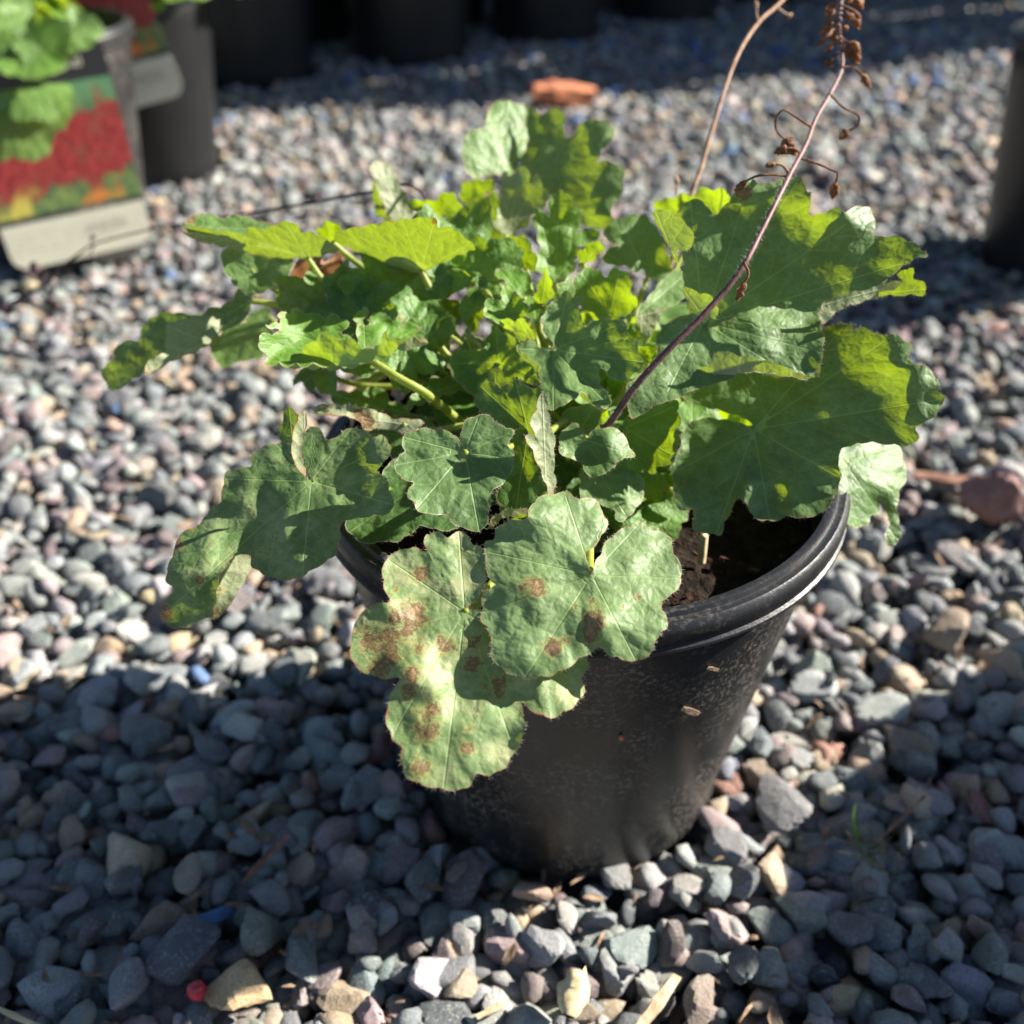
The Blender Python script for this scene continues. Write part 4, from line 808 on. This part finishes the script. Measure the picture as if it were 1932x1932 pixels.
# ------------------------------------------------------------------ generic leaves for the plants further off and the inner fill
def generic_leaf(seed, lobes=7, n=92, size=3.0, deep=1.0, ruff=1.0):
    """lobed leaf in local space (cm): hub at the origin, tip along +y, cupped and waved"""
    r = np.random.default_rng(seed); v = [(0., 0., 0.)]; f = []; rings = 7
    th = np.linspace(-math.pi*.93, math.pi*.93, n); ed = []; vd = [0.]; vs = [0.]
    rad = 1-.16*deep*(1-np.abs(np.cos(th*lobes/2*.93)))**1.2 - .12*np.abs(th/math.pi)**3 + (.02+.03*deep)*np.abs(np.sin(th*lobes*1.6)) + .03*np.sin(th*3+r.uniform(0, 6))
    rad = rad*size*(1-.25*(np.abs(th) > 2.75)*(np.abs(th)-2.75)/.2)
    a1, a2, p1, p2 = r.uniform(.2, .5), r.uniform(.1, .3), r.uniform(0, 6), r.uniform(0, 6); cupk = r.uniform(-.5, .6)
    ed.append(size)
    for j in range(1, rings+1):
        q_ = j/rings
        for i in range(n):
            x = math.sin(th[i])*rad[i]*q_; y = math.cos(th[i])*rad[i]*q_
            z = cupk*q_*q_*.8 + a1*q_**2*math.sin(2*th[i]+p1) + ruff*a2*q_**3*math.sin(5*th[i]+p2) + (.12*ruff)*nz(x*1.3, y*1.3, seed) + (ruff-1)*.14*q_**2*math.sin(lobes*th[i])
            v.append((x, y, z)); ed.append((1-q_)*size)
            dth = abs((th[i]*lobes/(2*math.pi*.93)+.5) % 1-.5)*2*math.pi*.93/lobes; vd.append(abs(math.sin(dth))*rad[i]*q_); vs.append(rad[i]*q_)
    for i in range(n-1): f.append((0, 1+i+1, 1+i))
    for j in range(rings-1):
        for i in range(n-1): f.append((1+j*n+i, 1+j*n+i+1, 1+(j+1)*n+i+1, 1+(j+1)*n+i))
    b = Buf(); v = np.array(v); b.add(v, f, 0, np.c_[v[:, :2]+seed*9, np.zeros(len(v))], np.array(vd), np.array(vs), np.array(ed), np.zeros(len(v)))
    me = bpy.data.meshes.new('leaf_blade'); me.from_pydata((v*CM).tolist(), [], f); me.polygons.foreach_set('use_smooth', [True]*len(f)); me.materials.append(M_LEAF)
    for nm, arr in (('vd', b.vd), ('vs', b.vs), ('ed', b.ed), ('sp', b.sp)):
        at = me.attributes.new(nm, 'FLOAT', 'POINT'); at.data.foreach_set('value', np.concatenate(arr).astype(np.float32))
    at = me.attributes.new('lc', 'FLOAT_VECTOR', 'POINT'); at.data.foreach_set('vector', np.concatenate(b.lc).astype(np.float32).ravel())
    me.update(); me.flip_normals() if np.dot(np.array(me.polygons[5].normal), (0, 0, 1)) < 0 else None
    return me
GEN = [generic_leaf(40+k, lobes=[5, 7, 7, 9][k % 4]) for k in range(7)]
RUF = [generic_leaf(80+k, lobes=[5, 7][k % 2], deep=2.2, ruff=2.6) for k in range(5)]
def leaf_at(parent, hub, normal, tipdir, scale, color, base, k, prad=.09, mk_pet=True, kit=None):
    kit = kit or GEN
    n = Vector(normal).normalized(); y = Vector(tipdir); y = (y-n*y.dot(n)).normalized(); x = y.cross(n)
    o = bpy.data.objects.new('leaf', kit[k % len(kit)]); col.objects.link(o); o.parent = parent
    rel = (Vector(hub)*CM)-parent.location
    MX = Matrix.Translation(rel) @ Matrix((x, y, n)).transposed().to_4x4() @ Matrix.Scale(scale, 4); o.matrix_local = MX; o.color = (*color, 1)
    if mk_pet:
        inv = MX.inverted(); h = np.array(hub, float); b = np.array(base, float); mid = h*.45+b*.55+np.array([0, 0, 1.2])-np.array(normal)*.4
        v, f, mi = tube([h-np.array(n)*.02, mid, b], [prad, prad, prad*1.2], sides=6)
        pl = parent.location; vv_ = [inv @ (Vector(p)*CM-pl) for p in v]
        pm = mesh('petiole', vv_, f); pm.materials.append(M_PET); c = bpy.data.objects.new('petiole', pm); col.objects.link(c); c.parent = o
    return o
def bushy(parent, cx, cy, zb, n, spread, height, seed, color=(.4, .2, .5), smin=.7, smax=1.25, pet=True):
    r = np.random.default_rng(seed)
    for k in range(n):
        t = 2.399*k+r.uniform(-.3, .3); u = math.sqrt((k+.5)/n); rad = spread*u*r.uniform(.8, 1.1)
        z = zb+height*(1-.75*u**2)*r.uniform(.7, 1.1)
        hub = (cx+rad*math.cos(t), cy+rad*math.sin(t), z); o_ = np.array([math.cos(t), math.sin(t), 0])
        nrm = np.array([0, 0, 1.])+o_*(.25+.75*u)*r.uniform(.5, 1.2)+r.normal(size=3)*.22
        c = np.clip(np.array(color)+r.normal(size=3)*.12, 0, 1)
        leaf_at(parent, hub, nrm, o_+np.array([0, 0, -.4]), r.uniform(smin, smax), c, (cx+o_[0]*1.2, cy+o_[1]*1.2, zb-.3), int(r.integers(99)), mk_pet=pet)

# inner fill: low leaves in the shade of the crown
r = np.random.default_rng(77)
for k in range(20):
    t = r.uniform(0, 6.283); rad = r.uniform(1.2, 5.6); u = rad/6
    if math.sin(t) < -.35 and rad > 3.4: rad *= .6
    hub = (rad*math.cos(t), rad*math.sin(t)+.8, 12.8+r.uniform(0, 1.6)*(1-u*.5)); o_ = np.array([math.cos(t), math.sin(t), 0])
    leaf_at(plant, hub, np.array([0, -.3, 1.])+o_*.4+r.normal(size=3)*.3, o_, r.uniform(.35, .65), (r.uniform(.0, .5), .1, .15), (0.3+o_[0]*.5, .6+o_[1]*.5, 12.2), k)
# crowded ruffled young leaves over the crown
for k in range(46):
    t = 2.399*k+r.uniform(-.4, .4); u = math.sqrt((k+.5)/46); rad = 4.6*u; o_ = np.array([math.cos(t), math.sin(t), 0])
    hub = (.6+rad*math.cos(t)*1.05, 1.5+rad*math.sin(t)*.85, 13.6+2.5*(1-u*u)*r.uniform(.75, 1.05)+r.uniform(-.3, .5))
    leaf_at(plant, hub, np.array([0, -.35, .9])+o_*.55+r.normal(size=3)*.35, o_+np.array([0, -.2, 0]), r.uniform(.32, .58), (r.uniform(.45, .95), .15, r.uniform(.1, .4)), (0.3+o_[0]*.6, .6+o_[1]*.6, 12.2), k, prad=.07, kit=RUF)
# filling on the hidden far side
for k in range(14):
    t = r.uniform(.25, 2.9); rad = r.uniform(4.5, 8.5); hub = (rad*math.cos(t)+.5, rad*math.sin(t)*.8+1, 13.6+r.uniform(0, 2.0)); o_ = np.array([math.cos(t), math.sin(t), 0])
    leaf_at(plant, hub, np.array([0, 0, 1.])+o_*.6+r.normal(size=3)*.2, o_, r.uniform(.55, .9), (r.uniform(.1, .5), .2, .3), (0.3+o_[0]*.6, .6+o_[1]*.6, 12.2), k)
# darker leaves under the raised ones at the left
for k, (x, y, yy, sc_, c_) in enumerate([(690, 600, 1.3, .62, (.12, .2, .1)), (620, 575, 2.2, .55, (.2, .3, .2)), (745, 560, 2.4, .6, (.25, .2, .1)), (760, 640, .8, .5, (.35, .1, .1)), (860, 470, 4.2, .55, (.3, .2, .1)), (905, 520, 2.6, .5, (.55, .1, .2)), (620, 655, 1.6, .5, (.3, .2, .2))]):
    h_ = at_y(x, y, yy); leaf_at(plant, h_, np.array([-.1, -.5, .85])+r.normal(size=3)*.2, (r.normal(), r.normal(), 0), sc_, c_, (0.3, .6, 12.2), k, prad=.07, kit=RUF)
# crinkled dry brown leaf low at the left
rr = np.random.default_rng(4); pts_c = at_y(*q('O', 1660, 1440), 4.6)
gx, gy = 16, 12; v = []; f = []
for i in range(gx):
    for j in range(gy):
        a_, b_ = (i/(gx-1)-.5)*2, (j/(gy-1)-.5)*2; k_ = 1-.25*(abs(a_)**3+abs(b_)**3)
        v.append(((a_*1.25*k_)*CM, (.5*math.sin(a_*3)+.6*nz(a_*2, b_*2, 3))*CM*.7, (b_*1.15*k_+.35*nz(a_*2.5, b_*2.5, 9))*CM))
for i in range(gx-1):
    for j in range(gy-1): f.append((i*gy+j, (i+1)*gy+j, (i+1)*gy+j+1, i*gy+j+1))
o = link('dry_leaf', mesh('dry_leaf', v, f), M_BROWNLEAF, plant, tuple(Vector(pts_c*CM)-plant.location)); o.rotation_euler = (.3, .5, .2)
tag(o, 'crinkled dry brown leaf')

# ------------------------------------------------------------------ flower stalks
def stalk(name, crop_pts, rads, mat, hair, label=None):
    c = [at_y(*q(cr, x, y), yy) for cr, x, y, yy in crop_pts]; org = c[0]
    v, f, mi = tube(c, rads, sides=9, hair=hair, seed=len(crop_pts), hairlen=.13)
    me = mesh(name, (np.array(v)-org)*CM, f); me.polygons.foreach_set('material_index', mi); me.materials.append(mat); me.materials.append(M_HAIR)
    o = bpy.data.objects.new(name, me); col.objects.link(o); o.parent = plant; o.location = Vector(org*CM)-plant.location
    if label: tag(o, label)
    return o, org
def husk(v, f, p, d, L, w, seed):
    """withered flower: a crumpled tapering husk with ragged lobes"""
    d = np.array(d, float); d /= np.linalg.norm(d); a = np.cross(d, [.3, .5, .8]); a /= np.linalg.norm(a); b = np.cross(d, a); r = np.random.default_rng(seed)
    n, m = 8, 7; b0 = len(v)
    for i in range(m):
        t = i/(m-1); rad = w*(.35+.9*math.sin(math.pi*min(1, t*1.05+.05))**.8)*(1 if i < m-2 else 1.25)
        for k in range(n):
            th = 2*math.pi*k/n; q_ = rad*(1+.45*r.normal()*.6)
            v.append(p+d*(t*L+(.18*L*r.uniform(-1, 1) if i == m-1 else 0))+(a*math.cos(th)+b*math.sin(th))*max(q_, .01))
    for i in range(m-1):
        for k in range(n): f.append((b0+i*n+k, b0+i*n+(k+1) % n, b0+(i+1)*n+(k+1) % n, b0+(i+1)*n+k))
def dried_flower(parent, org, pts, L=.5, w=.12, seed=0, mat=None, name='dried_flower'):
    dy = -2.6 if mat is None else 0
    c = [at_y(*q(cr, x, y), yy+dy) for cr, x, y, yy in pts]
    v, f, mi = tube(c, [.042]+[.034]*(len(c)-1), sides=6, hair=0); v = [np.array(x) for x in v]
    husk(v, f, c[-1], c[-1]-c[-2]+np.array([0, 0, -.1]), L, w, seed)
    me = mesh(name, (np.array(v)-org)*CM, f); me.materials.append(mat or M_DRY)
    o = bpy.data.objects.new(name, me); col.objects.link(o); o.parent = parent; return o
S1 = [('U',1448,1425,-3.0),('R',0,965,-3.0),('R',130,780,-2.8),('R',300,590,-2.4),('R',480,410,-1.9),('R',600,275,-1.5),('R',700,140,-1.1),('T',560,1220,-.3),('T',660,1020,.9),('T',720,900,1.9),('T',800,750,3.4),('T',850,620,4.7),('T',930,480,6.1),('T',985,360,7.3),('T',985,260,8.3),('T',972,150,9.5),('T',985,0,11),('T',1000,-160,12.5)]
st1, o1 = stalk('flower_stalk', S1, [.105,.10,.095,.09,.086,.083,.08,.078,.075,.072,.07,.068,.066,.064,.062,.06,.058,.05], M_STALK, 1700, 'reddish brown hairy flower stalk with dried flowers')
dried_flower(st1, o1, [('R',700,140,.8),('R',722,190,.5),('R',700,235,.4)], .45, .10, 1)
dried_flower(st1, o1, [('T',700,915,4.5),('T',620,905,4.3),('T',540,915,4.2),('T',490,940,4.2)], .35, .08, 2)
dried_flower(st1, o1, [('T',715,905,4.6),('T',680,860,4.5),('T',640,850,4.4)], .3, .07, 12)
dried_flower(st1, o1, [('T',770,820,5.5),('T',850,845,5.4),('T',930,880,5.3),('T',965,900,5.2),('T',955,950,5.2)], .42, .12, 3)
dried_flower(st1, o1, [('T',830,660,6.8),('T',740,600,6.6),('T',680,572,6.5),('T',645,620,6.4),('T',650,680,6.3),('T',690,720,6.2)], .6, .15, 4)
dried_flower(st1, o1, [('T',780,800,5.6),('T',740,770,5.4),('T',700,770,5.3)], .35, .10, 14)
dried_flower(st1, o1, [('T',925,490,8.5),('T',1000,560,8.6),('T',1075,600,8.7),('T',1070,650,8.7),('T',1020,680,8.6)], .3, .13, 5)
dried_flower(st1, o1, [('T',990,350,9.9),('T',1050,350,10),('T',1090,390,10)], .5, .10, 6)
rk = np.random.default_rng(19)
for k in range(20):
    y = 300-k*17+rk.uniform(-8, 8); x = 980+rk.choice([-1, 1])*rk.uniform(25, 75)
    dried_flower(st1, o1, [('T',980,y-25,11),('T',(980+x)/2,y-12+rk.uniform(-10, 10),11),('T',x,y,11+rk.uniform(-.6, .6))], rk.uniform(.28, .5), rk.uniform(.06, .12), 20+k)
S2 = [('T',90,1420,7.5),('T',150,1180,8),('T',215,985,8.5),('T',262,850,9),('T',330,620,10),('T',400,400,11),('T',470,240,12),('T',560,110,13),('T',640,40,13.6),('T',710,-30,14.2)]
st2, o2 = stalk('flower_stalk', S2, [.08,.08,.078,.075,.072,.07,.07,.072,.072,.07], M_TAN, 0, 'thin bare tan flower stalk')
dried_flower(st2, o2, [('T',555,115,12.9),('T',545,70,12.9),('T',545,40,12.9)], .25, .06, 31, M_TAN)
dried_flower(st2, o2, [('T',650,35,13.6),('T',685,65,13.6),('T',710,75,13.6)], .15, .07, 32, M_TAN)
dried_flower(st2, o2, [('T',120,1120,8),('T',130,1020,8),('T',130,960,8)], .3, .07, 33, M_TAN)
S3 = [('S',520,1180,6),('S',390,968,8.5),('O',1900,1000,9.5),('O',1500,1072,12),('O',1250,1112,14),('O',950,1160,17),('O',800,1185,19),('O',500,1262,21),('O',400,1325,21.5),('O',300,1400,22),('O',240,1470,22),('O',120,1540,22.5),('O',-40,1620,23)]
st3, o3 = stalk('flower_stalk', S3, [.06,.055,.055,.052,.05,.048,.045,.045,.06,.09,.12,.12,.08], M_DARKST, 120, 'thin dark dead flower stalk leaning out to the left')
for k, pts_ in enumerate([[('O',480,1270,21),('O',470,1250,21),('O',475,1235,21)],[('O',490,1270,21),('O',470,1310,21),('O',480,1330,21)],[('O',240,1470,22),('O',170,1450,22),('O',170,1420,22)],[('O',230,1500,22),('O',200,1540,22),('O',240,1550,22)],[('O',150,1540,22),('O',110,1580,22),('O',60,1590,22)],[('O',260,1440,22),('O',280,1500,22),('O',270,1540,22)],[('O',800,1185,19),('O',795,1180,19),('O',785,1175,19)]]):
    dried_flower(st3, o3, pts_, [.2,.2,.7,.6,.7,.5,.1][k], [.12,.1,.2,.2,.22,.16,.08][k], 50+k, M_DARKST)
# dead stub standing in the soil
c0 = at_z(*q('R',475,1690), 12.0); c1 = at_y(*q('R',492,1545), c0[1]+.2)
tube_obj('stub', plant, [c0, c0*.5+c1*.5, c1], [.13,.13,.12], [M_STRAW], np.array([0, 0, 12.]), sides=8)
tube_obj('petiole', plant, [CROWN, at_y(*q('R',165,1235),-1.6), at_y(*q('R',250,1280),-1.9), at_y(*q('R',340,1325),-2.2), at_y(*q('R',450,1350),-2.4)], [.12]*5, [M_PET, M_HAIR], np.array([0, 0, 12.]), hair=200)
tube_obj('petiole', plant, [at_y(*q('U',500,430),3.6), at_y(*q('U',590,490),3.2), at_y(*q('U',700,560),2.2), at_y(*q('U',800,700),1.4), CROWN], [.11]*5, [M_PET, M_HAIR], np.array([0, 0, 12.]), hair=160)
tube_obj('petiole', plant, [at_y(*q('U',650,340),5.2), at_y(*q('U',690,430),4.6), at_y(*q('U',740,520),3.6), at_y(*q('U',800,700),1.6), CROWN], [.09]*5, [M_PET, M_HAIR], np.array([0, 0, 12.]), hair=120)

# ------------------------------------------------------------------ the other pots
left_pot = build_b((LEFTPOT[0]*CM, LEFTPOT[1]*CM, 0), 'black pot with a printed flower label facing the camera side')
right_pot = build_dark((RIGHTPOT[0]*CM, RIGHTPOT[1]*CM, 0), 'black pot cut by the frame, right of the dried flower stalks')
side_pot = build_b((SIDEPOT[0]*CM, SIDEPOT[1]*CM, 0), 'black pot standing beside the large plant, near the red stone')
back_pot = build_dark((BACKPOT[0]*CM, BACKPOT[1]*CM, 0), 'black pot with a label, behind the labelled front pot')
for x, y in ROW: build_big((x*CM, y*CM, 0), 'black pot in the shaded front line of the back row', 'pots in the shaded back row')
for x, y in GAP_ROW: build_big((x*CM, y*CM, 0), 'black pot added behind the back row to fill its gaps with dark', 'pots added to darken the back row gaps')
for k, (x, y, nm) in enumerate([(*LEFTPOT, 'front labelled pot'), (*RIGHTPOT, 'pot by the right edge'), (*SIDEPOT, 'pot beside the red stone'), (*BACKPOT, 'pot behind the front labelled pot')]):
    soil(x, y, 14.4, 7.3, 'dark potting soil in the '+nm, seed=30+k)
for k, (x, y) in enumerate(ROW):
    s_o = soil(x, y, 19, 9.3, 'dark potting soil in a pot of the back row', seed=40+k); s_o['group'] = 'soil in the back row pots'
left_plant = empty('leafy_plant', (LEFTPOT[0]*CM, LEFTPOT[1]*CM, .144), 'light green leafy plant in the front labelled pot', 'plant')
bushy(left_plant, LEFTPOT[0]-2.6, LEFTPOT[1]+.6, 14.6, 30, 5.4, 7.5, 3, (.4, .3, .6), .6, 1.05)
for (x, y, yy, nn_, sc_, c_) in [(20,200,LEFTPOT[1]-8.6,(.2,-.75,.65),1.25,(.55,.1,.85)), (62,165,LEFTPOT[1]-8.0,(.3,-.6,.7),.8,(.5,.1,.8)), (140,60,LEFTPOT[1]-5.6,(.2,-.5,.8),.62,(.3,.3,.6)), (85,82,LEFTPOT[1]-7.5,(.1,-.6,.8),.7,(.3,.2,.7)), (60,95,LEFTPOT[1]-8,(0,-.6,.8),.9,(.6,.4,.5))]:
    h_ = at_y(x, y, yy); leaf_at(left_plant, h_, nn_, (.45,-.4,-.7), sc_, c_, (LEFTPOT[0], LEFTPOT[1], 14.4), int(x))
right_plant = empty('leafy_plant', (RIGHTPOT[0]*CM, RIGHTPOT[1]*CM, .144), 'leafy plant in the pot by the right edge', 'plant')
bushy(right_plant, RIGHTPOT[0]+1.5, RIGHTPOT[1], 14.6, 22, 5.2, 8, 5, (.4, .2, .4))
side_plant = empty('leafy_plant', (SIDEPOT[0]*CM, SIDEPOT[1]*CM, .144), 'leafy plant in the pot beside the red stone', 'plant')
bushy(side_plant, SIDEPOT[0], SIDEPOT[1], 14.6, 64, 11, 11, 6, (.4, .2, .4), .9, 1.5)
back_plant = empty('leafy_plant', (BACKPOT[0]*CM, BACKPOT[1]*CM, .144), 'leafy plant in the pot behind the front labelled pot', 'plant')
bushy(back_plant, BACKPOT[0]+1, BACKPOT[1], 14.6, 24, 7.5, 8, 8, (.7, .2, .4))
for k, (x, y) in enumerate(ROW):
    e = empty('leafy_plant', (x*CM, y*CM, .19), 'leafy plant in a pot of the shaded back row', 'plant', 'plants in the back row')
    bushy(e, x, y, 19.4, 30, 10, 15, 60+k, (.3, .2, .3), .9, 1.4, pet=False)

# unseen tall shrubs in pots, added right of the back row to cast its shade
for k, (x, y, hh, rr_, lab) in enumerate([(112, 152, 105, 21, 'unseen tall potted shrub added to shade the back row, front of three'), (104, 178, 112, 22, 'unseen tall potted shrub added to shade the back row, middle of three'), (122, 208, 118, 24, 'unseen tall potted shrub added to shade the back row, last of three')]):
    e = empty('shade_shrub', (x*CM, y*CM, 0), lab, 'shrub', 'unseen shrubs added to shade the back row'); rs = np.random.default_rng(300+k)
    wa, ri = pot_meshes(24, 10.5, 13.5); link('pot', wa, None, e); link('pot_rim', ri, None, e)
    tv, tf, tm = tube([(0, 0, 16), (1, .5, 45), (-1, 1, 75), (0, 0, hh-8)], [1.4, 1.1, .8, .4]); link('trunk', mesh('trunk', np.array(tv)*CM, tf), M_BARK, e)
    for i in range(260):
        u = rs.normal(size=3); u /= np.linalg.norm(u); q_ = rs.uniform(.45, 1)**.5; c_ = np.array([0, 0, 24+(hh-24)/2])
        h_ = np.array([x, y, 0])+c_+u*q_*np.array([rr_, rr_, (hh-24)/2+4])
        leaf_at(e, h_, u+np.array([0, 0, .7])+rs.normal(size=3)*.4, u+np.array([0, 0, -.6]), rs.uniform(1.1, 1.9), (rs.uniform(.1, .5), .1, .2), (x, y, 50), i, mk_pet=False)

# ------------------------------------------------------------------ printed labels
def card(w, h, rad, th=.0006):
    pts_ = []
    for cx_, cz_, a0 in ((w/2-rad, rad, -90), (w/2-.002, h-.002, 0), (-w/2+.002, h-.002, 90), (-w/2+rad, rad, 180)):
        rr_ = rad if cz_ == rad else .002
        for k in range(9): a_ = R(a0+k*90/8); pts_.append((cx_+rr_*math.cos(a_), cz_+rr_*math.sin(a_)))
    n = len(pts_); v = [(x, 0, z) for x, z in pts_]+[(x, th, z) for x, z in pts_]
    f = [tuple(range(n)), tuple(range(2*n-1, n-1, -1))]+[(i, i+n, (i+1) % n+n, (i+1) % n) for i in range(n)]
    return mesh('label_card', v, f, False)
def text_mesh(body, size, mat, extr=.0):
    cu = bpy.data.curves.new('print', 'FONT'); cu.body = body; cu.size = size; cu.align_x = 'RIGHT'; cu.extrude = extr
    t = bpy.data.objects.new('print_tmp', cu); col.objects.link(t); dg = bpy.context.evaluated_depsgraph_get()
    me = bpy.data.meshes.new_from_object(t.evaluated_get(dg)); bpy.data.objects.remove(t); me.materials.clear(); me.materials.append(mat); return me
def make_label(A_, B_, up, label):
    """card hanging on a pot: A_, B_ are its two lower corners in cm"""
    x = Vector(B_-A_); w = x.length*CM; x.normalize(); y = x.cross(Vector((0, 0, 1))); y = Vector((-x.y, x.x, 0)).normalized()
    y = (y+Vector((0, 0, 1))*up).normalized(); y = (y-x*y.dot(x)).normalized(); z = x.cross(y)
    e = empty('plant_label', tuple((A_+B_)/2*CM), label, 'label'); e.rotation_euler = Matrix((x, y, z)).transposed().to_euler()
    link('card', card(w, .152, .012), M_LABEL, e)
    for body, sz, x_, z_, mt in (('Perennial', .0115, .036, .1385, M_PRINT), ('|| ||||  ||| |||| || |||', .0042, .030, .0365, M_PRINT), ('||| |||| || |||', .0075, .036, .0205, M_INK)):
        t = link('lettering', text_mesh(body, sz, mt), None, e, (x_, -.0005, z_)); t.rotation_euler = (R(90), 0, 0)
    return e, y
make_label(LA, LB, .13, 'printed plant label with red flower picture hanging on the front left pot')
make_label(LA2, LB2, .13, 'half hidden plant label hanging on the pot behind')

# ------------------------------------------------------------------ small things on the gravel and the pot
def chip(name, p, size, rot, mat, label, cat, seed, n=4):
    rr = np.random.default_rng(seed); v, f = [], []
    m_ = 7
    for i in range(m_):
        t = i/(m_-1)-.5; w = 1-.35*abs(t)*2*rr.uniform(.6, 1.2)
        for k in range(8):
            a_ = 2*math.pi*k/8; sq = 1/max(abs(math.cos(a_)), abs(math.sin(a_)))**.6
            v.append((t*size[0]*CM*(1+.06*rr.normal()), math.cos(a_)*sq*size[1]*.5*w*CM*(1+.1*rr.normal()), math.sin(a_)*sq*size[2]*.5*w*CM*(1+.12*rr.normal())))
    for i in range(m_-1):
        for k in range(8): f.append((i*8+k, i*8+(k+1) % 8, (i+1)*8+(k+1) % 8, (i+1)*8+k))
    f.append(tuple(range(7, -1, -1))); f.append(tuple((m_-1)*8+k for k in range(8)))
    o = link(name, mesh(name, v, f, False), mat, None, tuple(np.array(p)*CM)); o.rotation_euler = rot
    return tag(o, label, cat)
chip('wood_chip', at_z(1240, 1893, .95), (2.1, .42, .30), (.3, -.1, .85), M_WOOD, 'split pale wood chip lying on the sunlit gravel', 'wood chip', 1)
chip('wood_chip', at_z(930, 1905, .6), (1.1, .22, .2), (.2, .1, .5), M_WOOD, 'small brown wood splinter beside the yellow seed husk', 'wood chip', 2)
chip('twig', at_z(30, 1918, .8), (2.2, .16, .16), (0, .05, -.35), M_STRAW, 'short pale straw on the shaded gravel', 'straw', 3)
chip('twig', at_z(1700, 1545, .9), (3.4, .14, .14), (0, .1, .72), M_BARK, 'thin brown twig lying on shaded gravel beside grass', 'twig', 4)
chip('twig', at_z(505, 1615, .8), (2.2, .22, .2), (0, 0, 1.0), M_BARK, 'short dark twig on shaded gravel left of the pot', 'twig', 14)
chip('brick_fragment', at_z(1062, 178, 1.1), (7.6, 3.2, 2.6), (.1, .12, .28), M_BRICK, 'orange red brick fragment lying in the back gravel', 'brick', 5)
chip('bark_flake', at_z(1790, 905, .7), (3.4, .9, .4), (.1, 0, -.2), M_BARK, 'brown bark flake behind the red stone', 'bark', 6)
# yellow seed husk
v = []; f = []; hv_, hf_ = [], []; husk_v = []
vv3, ff3 = [], []
husk(vv3, ff3, np.zeros(3), (1, 0, 0), 1.55, .36, 90)
o = link('seed_husk', mesh('seed_husk', np.array(vv3)*CM, ff3), M_STRAW, None, tuple(at_z(1072, 1918, .95)*CM)); o.rotation_euler = (0, -.25, 1.25); tag(o, 'yellow dried seed husk on the sunlit gravel', 'seed husk')
# red fruit
vs3, fs3 = ico(2); lump = vs3*np.array([1+.28*nz(*(p*2.2), 3) if False else 1+.6*noise.noise(Vector(p*2.1)) for p in vs3])[:, None]
o = link('red_fruit', mesh('red_fruit', lump*np.array([.30, .30, .48])*CM, fs3), M_RED, None, tuple(at_z(371, 1868, .8)*CM)); o.rotation_euler = (.3, .2, 0); tag(o, 'small bright red withered fruit by the yellow stone', 'fruit')
# specks on the pot wall
def on_wall(pxl, pyl):
    d = ray(pxl, pyl)
    for t in np.linspace(15, 60, 3000):
        p = CAM+d*t; rw = 6.1+(8.0-6.1)*p[2]/13
        if np.hypot(p[0], p[1]) < rw: return p
for nm, x, y, sz, rz_, lab, mt, sd in (('bark_flake', 1303, 1342, (.85, .24, .05), -.5, 'tan bark flake stuck on the sunlit side of the pot', M_FLAKE, 7), ('bark_flake', 1345, 1262, (.5, .13, .04), -.6, 'thin bark sliver stuck below the pot rim', M_FLAKE, 8), ('seed', 1172, 1392, (.16, .14, .12), 0, 'tiny red seed stuck on the dark pot wall', M_BRICK, 9)):
    p = on_wall(x, y); t_ = math.atan2(p[1], p[0]); chip(nm, p, sz, (R(90), rz_+1.2, t_+R(90)), mt, lab, 'seed' if nm == 'seed' else 'bark', sd)
# tuft of grass in the gravel, right of the pot
tuft = empty('grass_tuft', tuple(at_z(1650, 1625, .2)*CM), 'withered grass tuft with one green blade in the gravel', 'grass')
def blade(b0, b1, w, bend, mat, parent, name):
    n = 7; v = []; f = []; b0, b1 = np.array(b0), np.array(b1); side = np.cross(b1-b0, [.2, -1, .3]); side /= np.linalg.norm(side)
    for i in range(n):
        t = i/(n-1); p = b0+(b1-b0)*t+np.array(bend)*math.sin(t*math.pi); ww = w*(1-t**2)+.01
        v += [p-side*ww, p+side*ww+np.array([0, .02, 0])]
    for i in range(n-1): f.append((2*i, 2*i+1, 2*i+3, 2*i+2))
    return link(name, mesh(name, np.array(v)*CM, f), mat, parent)
blade((-.4, .6, .3), (-.8, 1.0, 2.0), .07, (-.15, 0, 0), M_GRASS, tuft, 'blade')
r = np.random.default_rng(3)
for k in range(26):
    t = r.uniform(0, 6.283); L = r.uniform(.5, 1.7); blade((r.normal()*.35, r.normal()*.35, .35), (L*math.cos(t), L*.7*math.sin(t), r.uniform(.45, 1.1)), .035, (0, 0, r.uniform(0, .3)), M_DRYGRASS, tuft, 'blade')
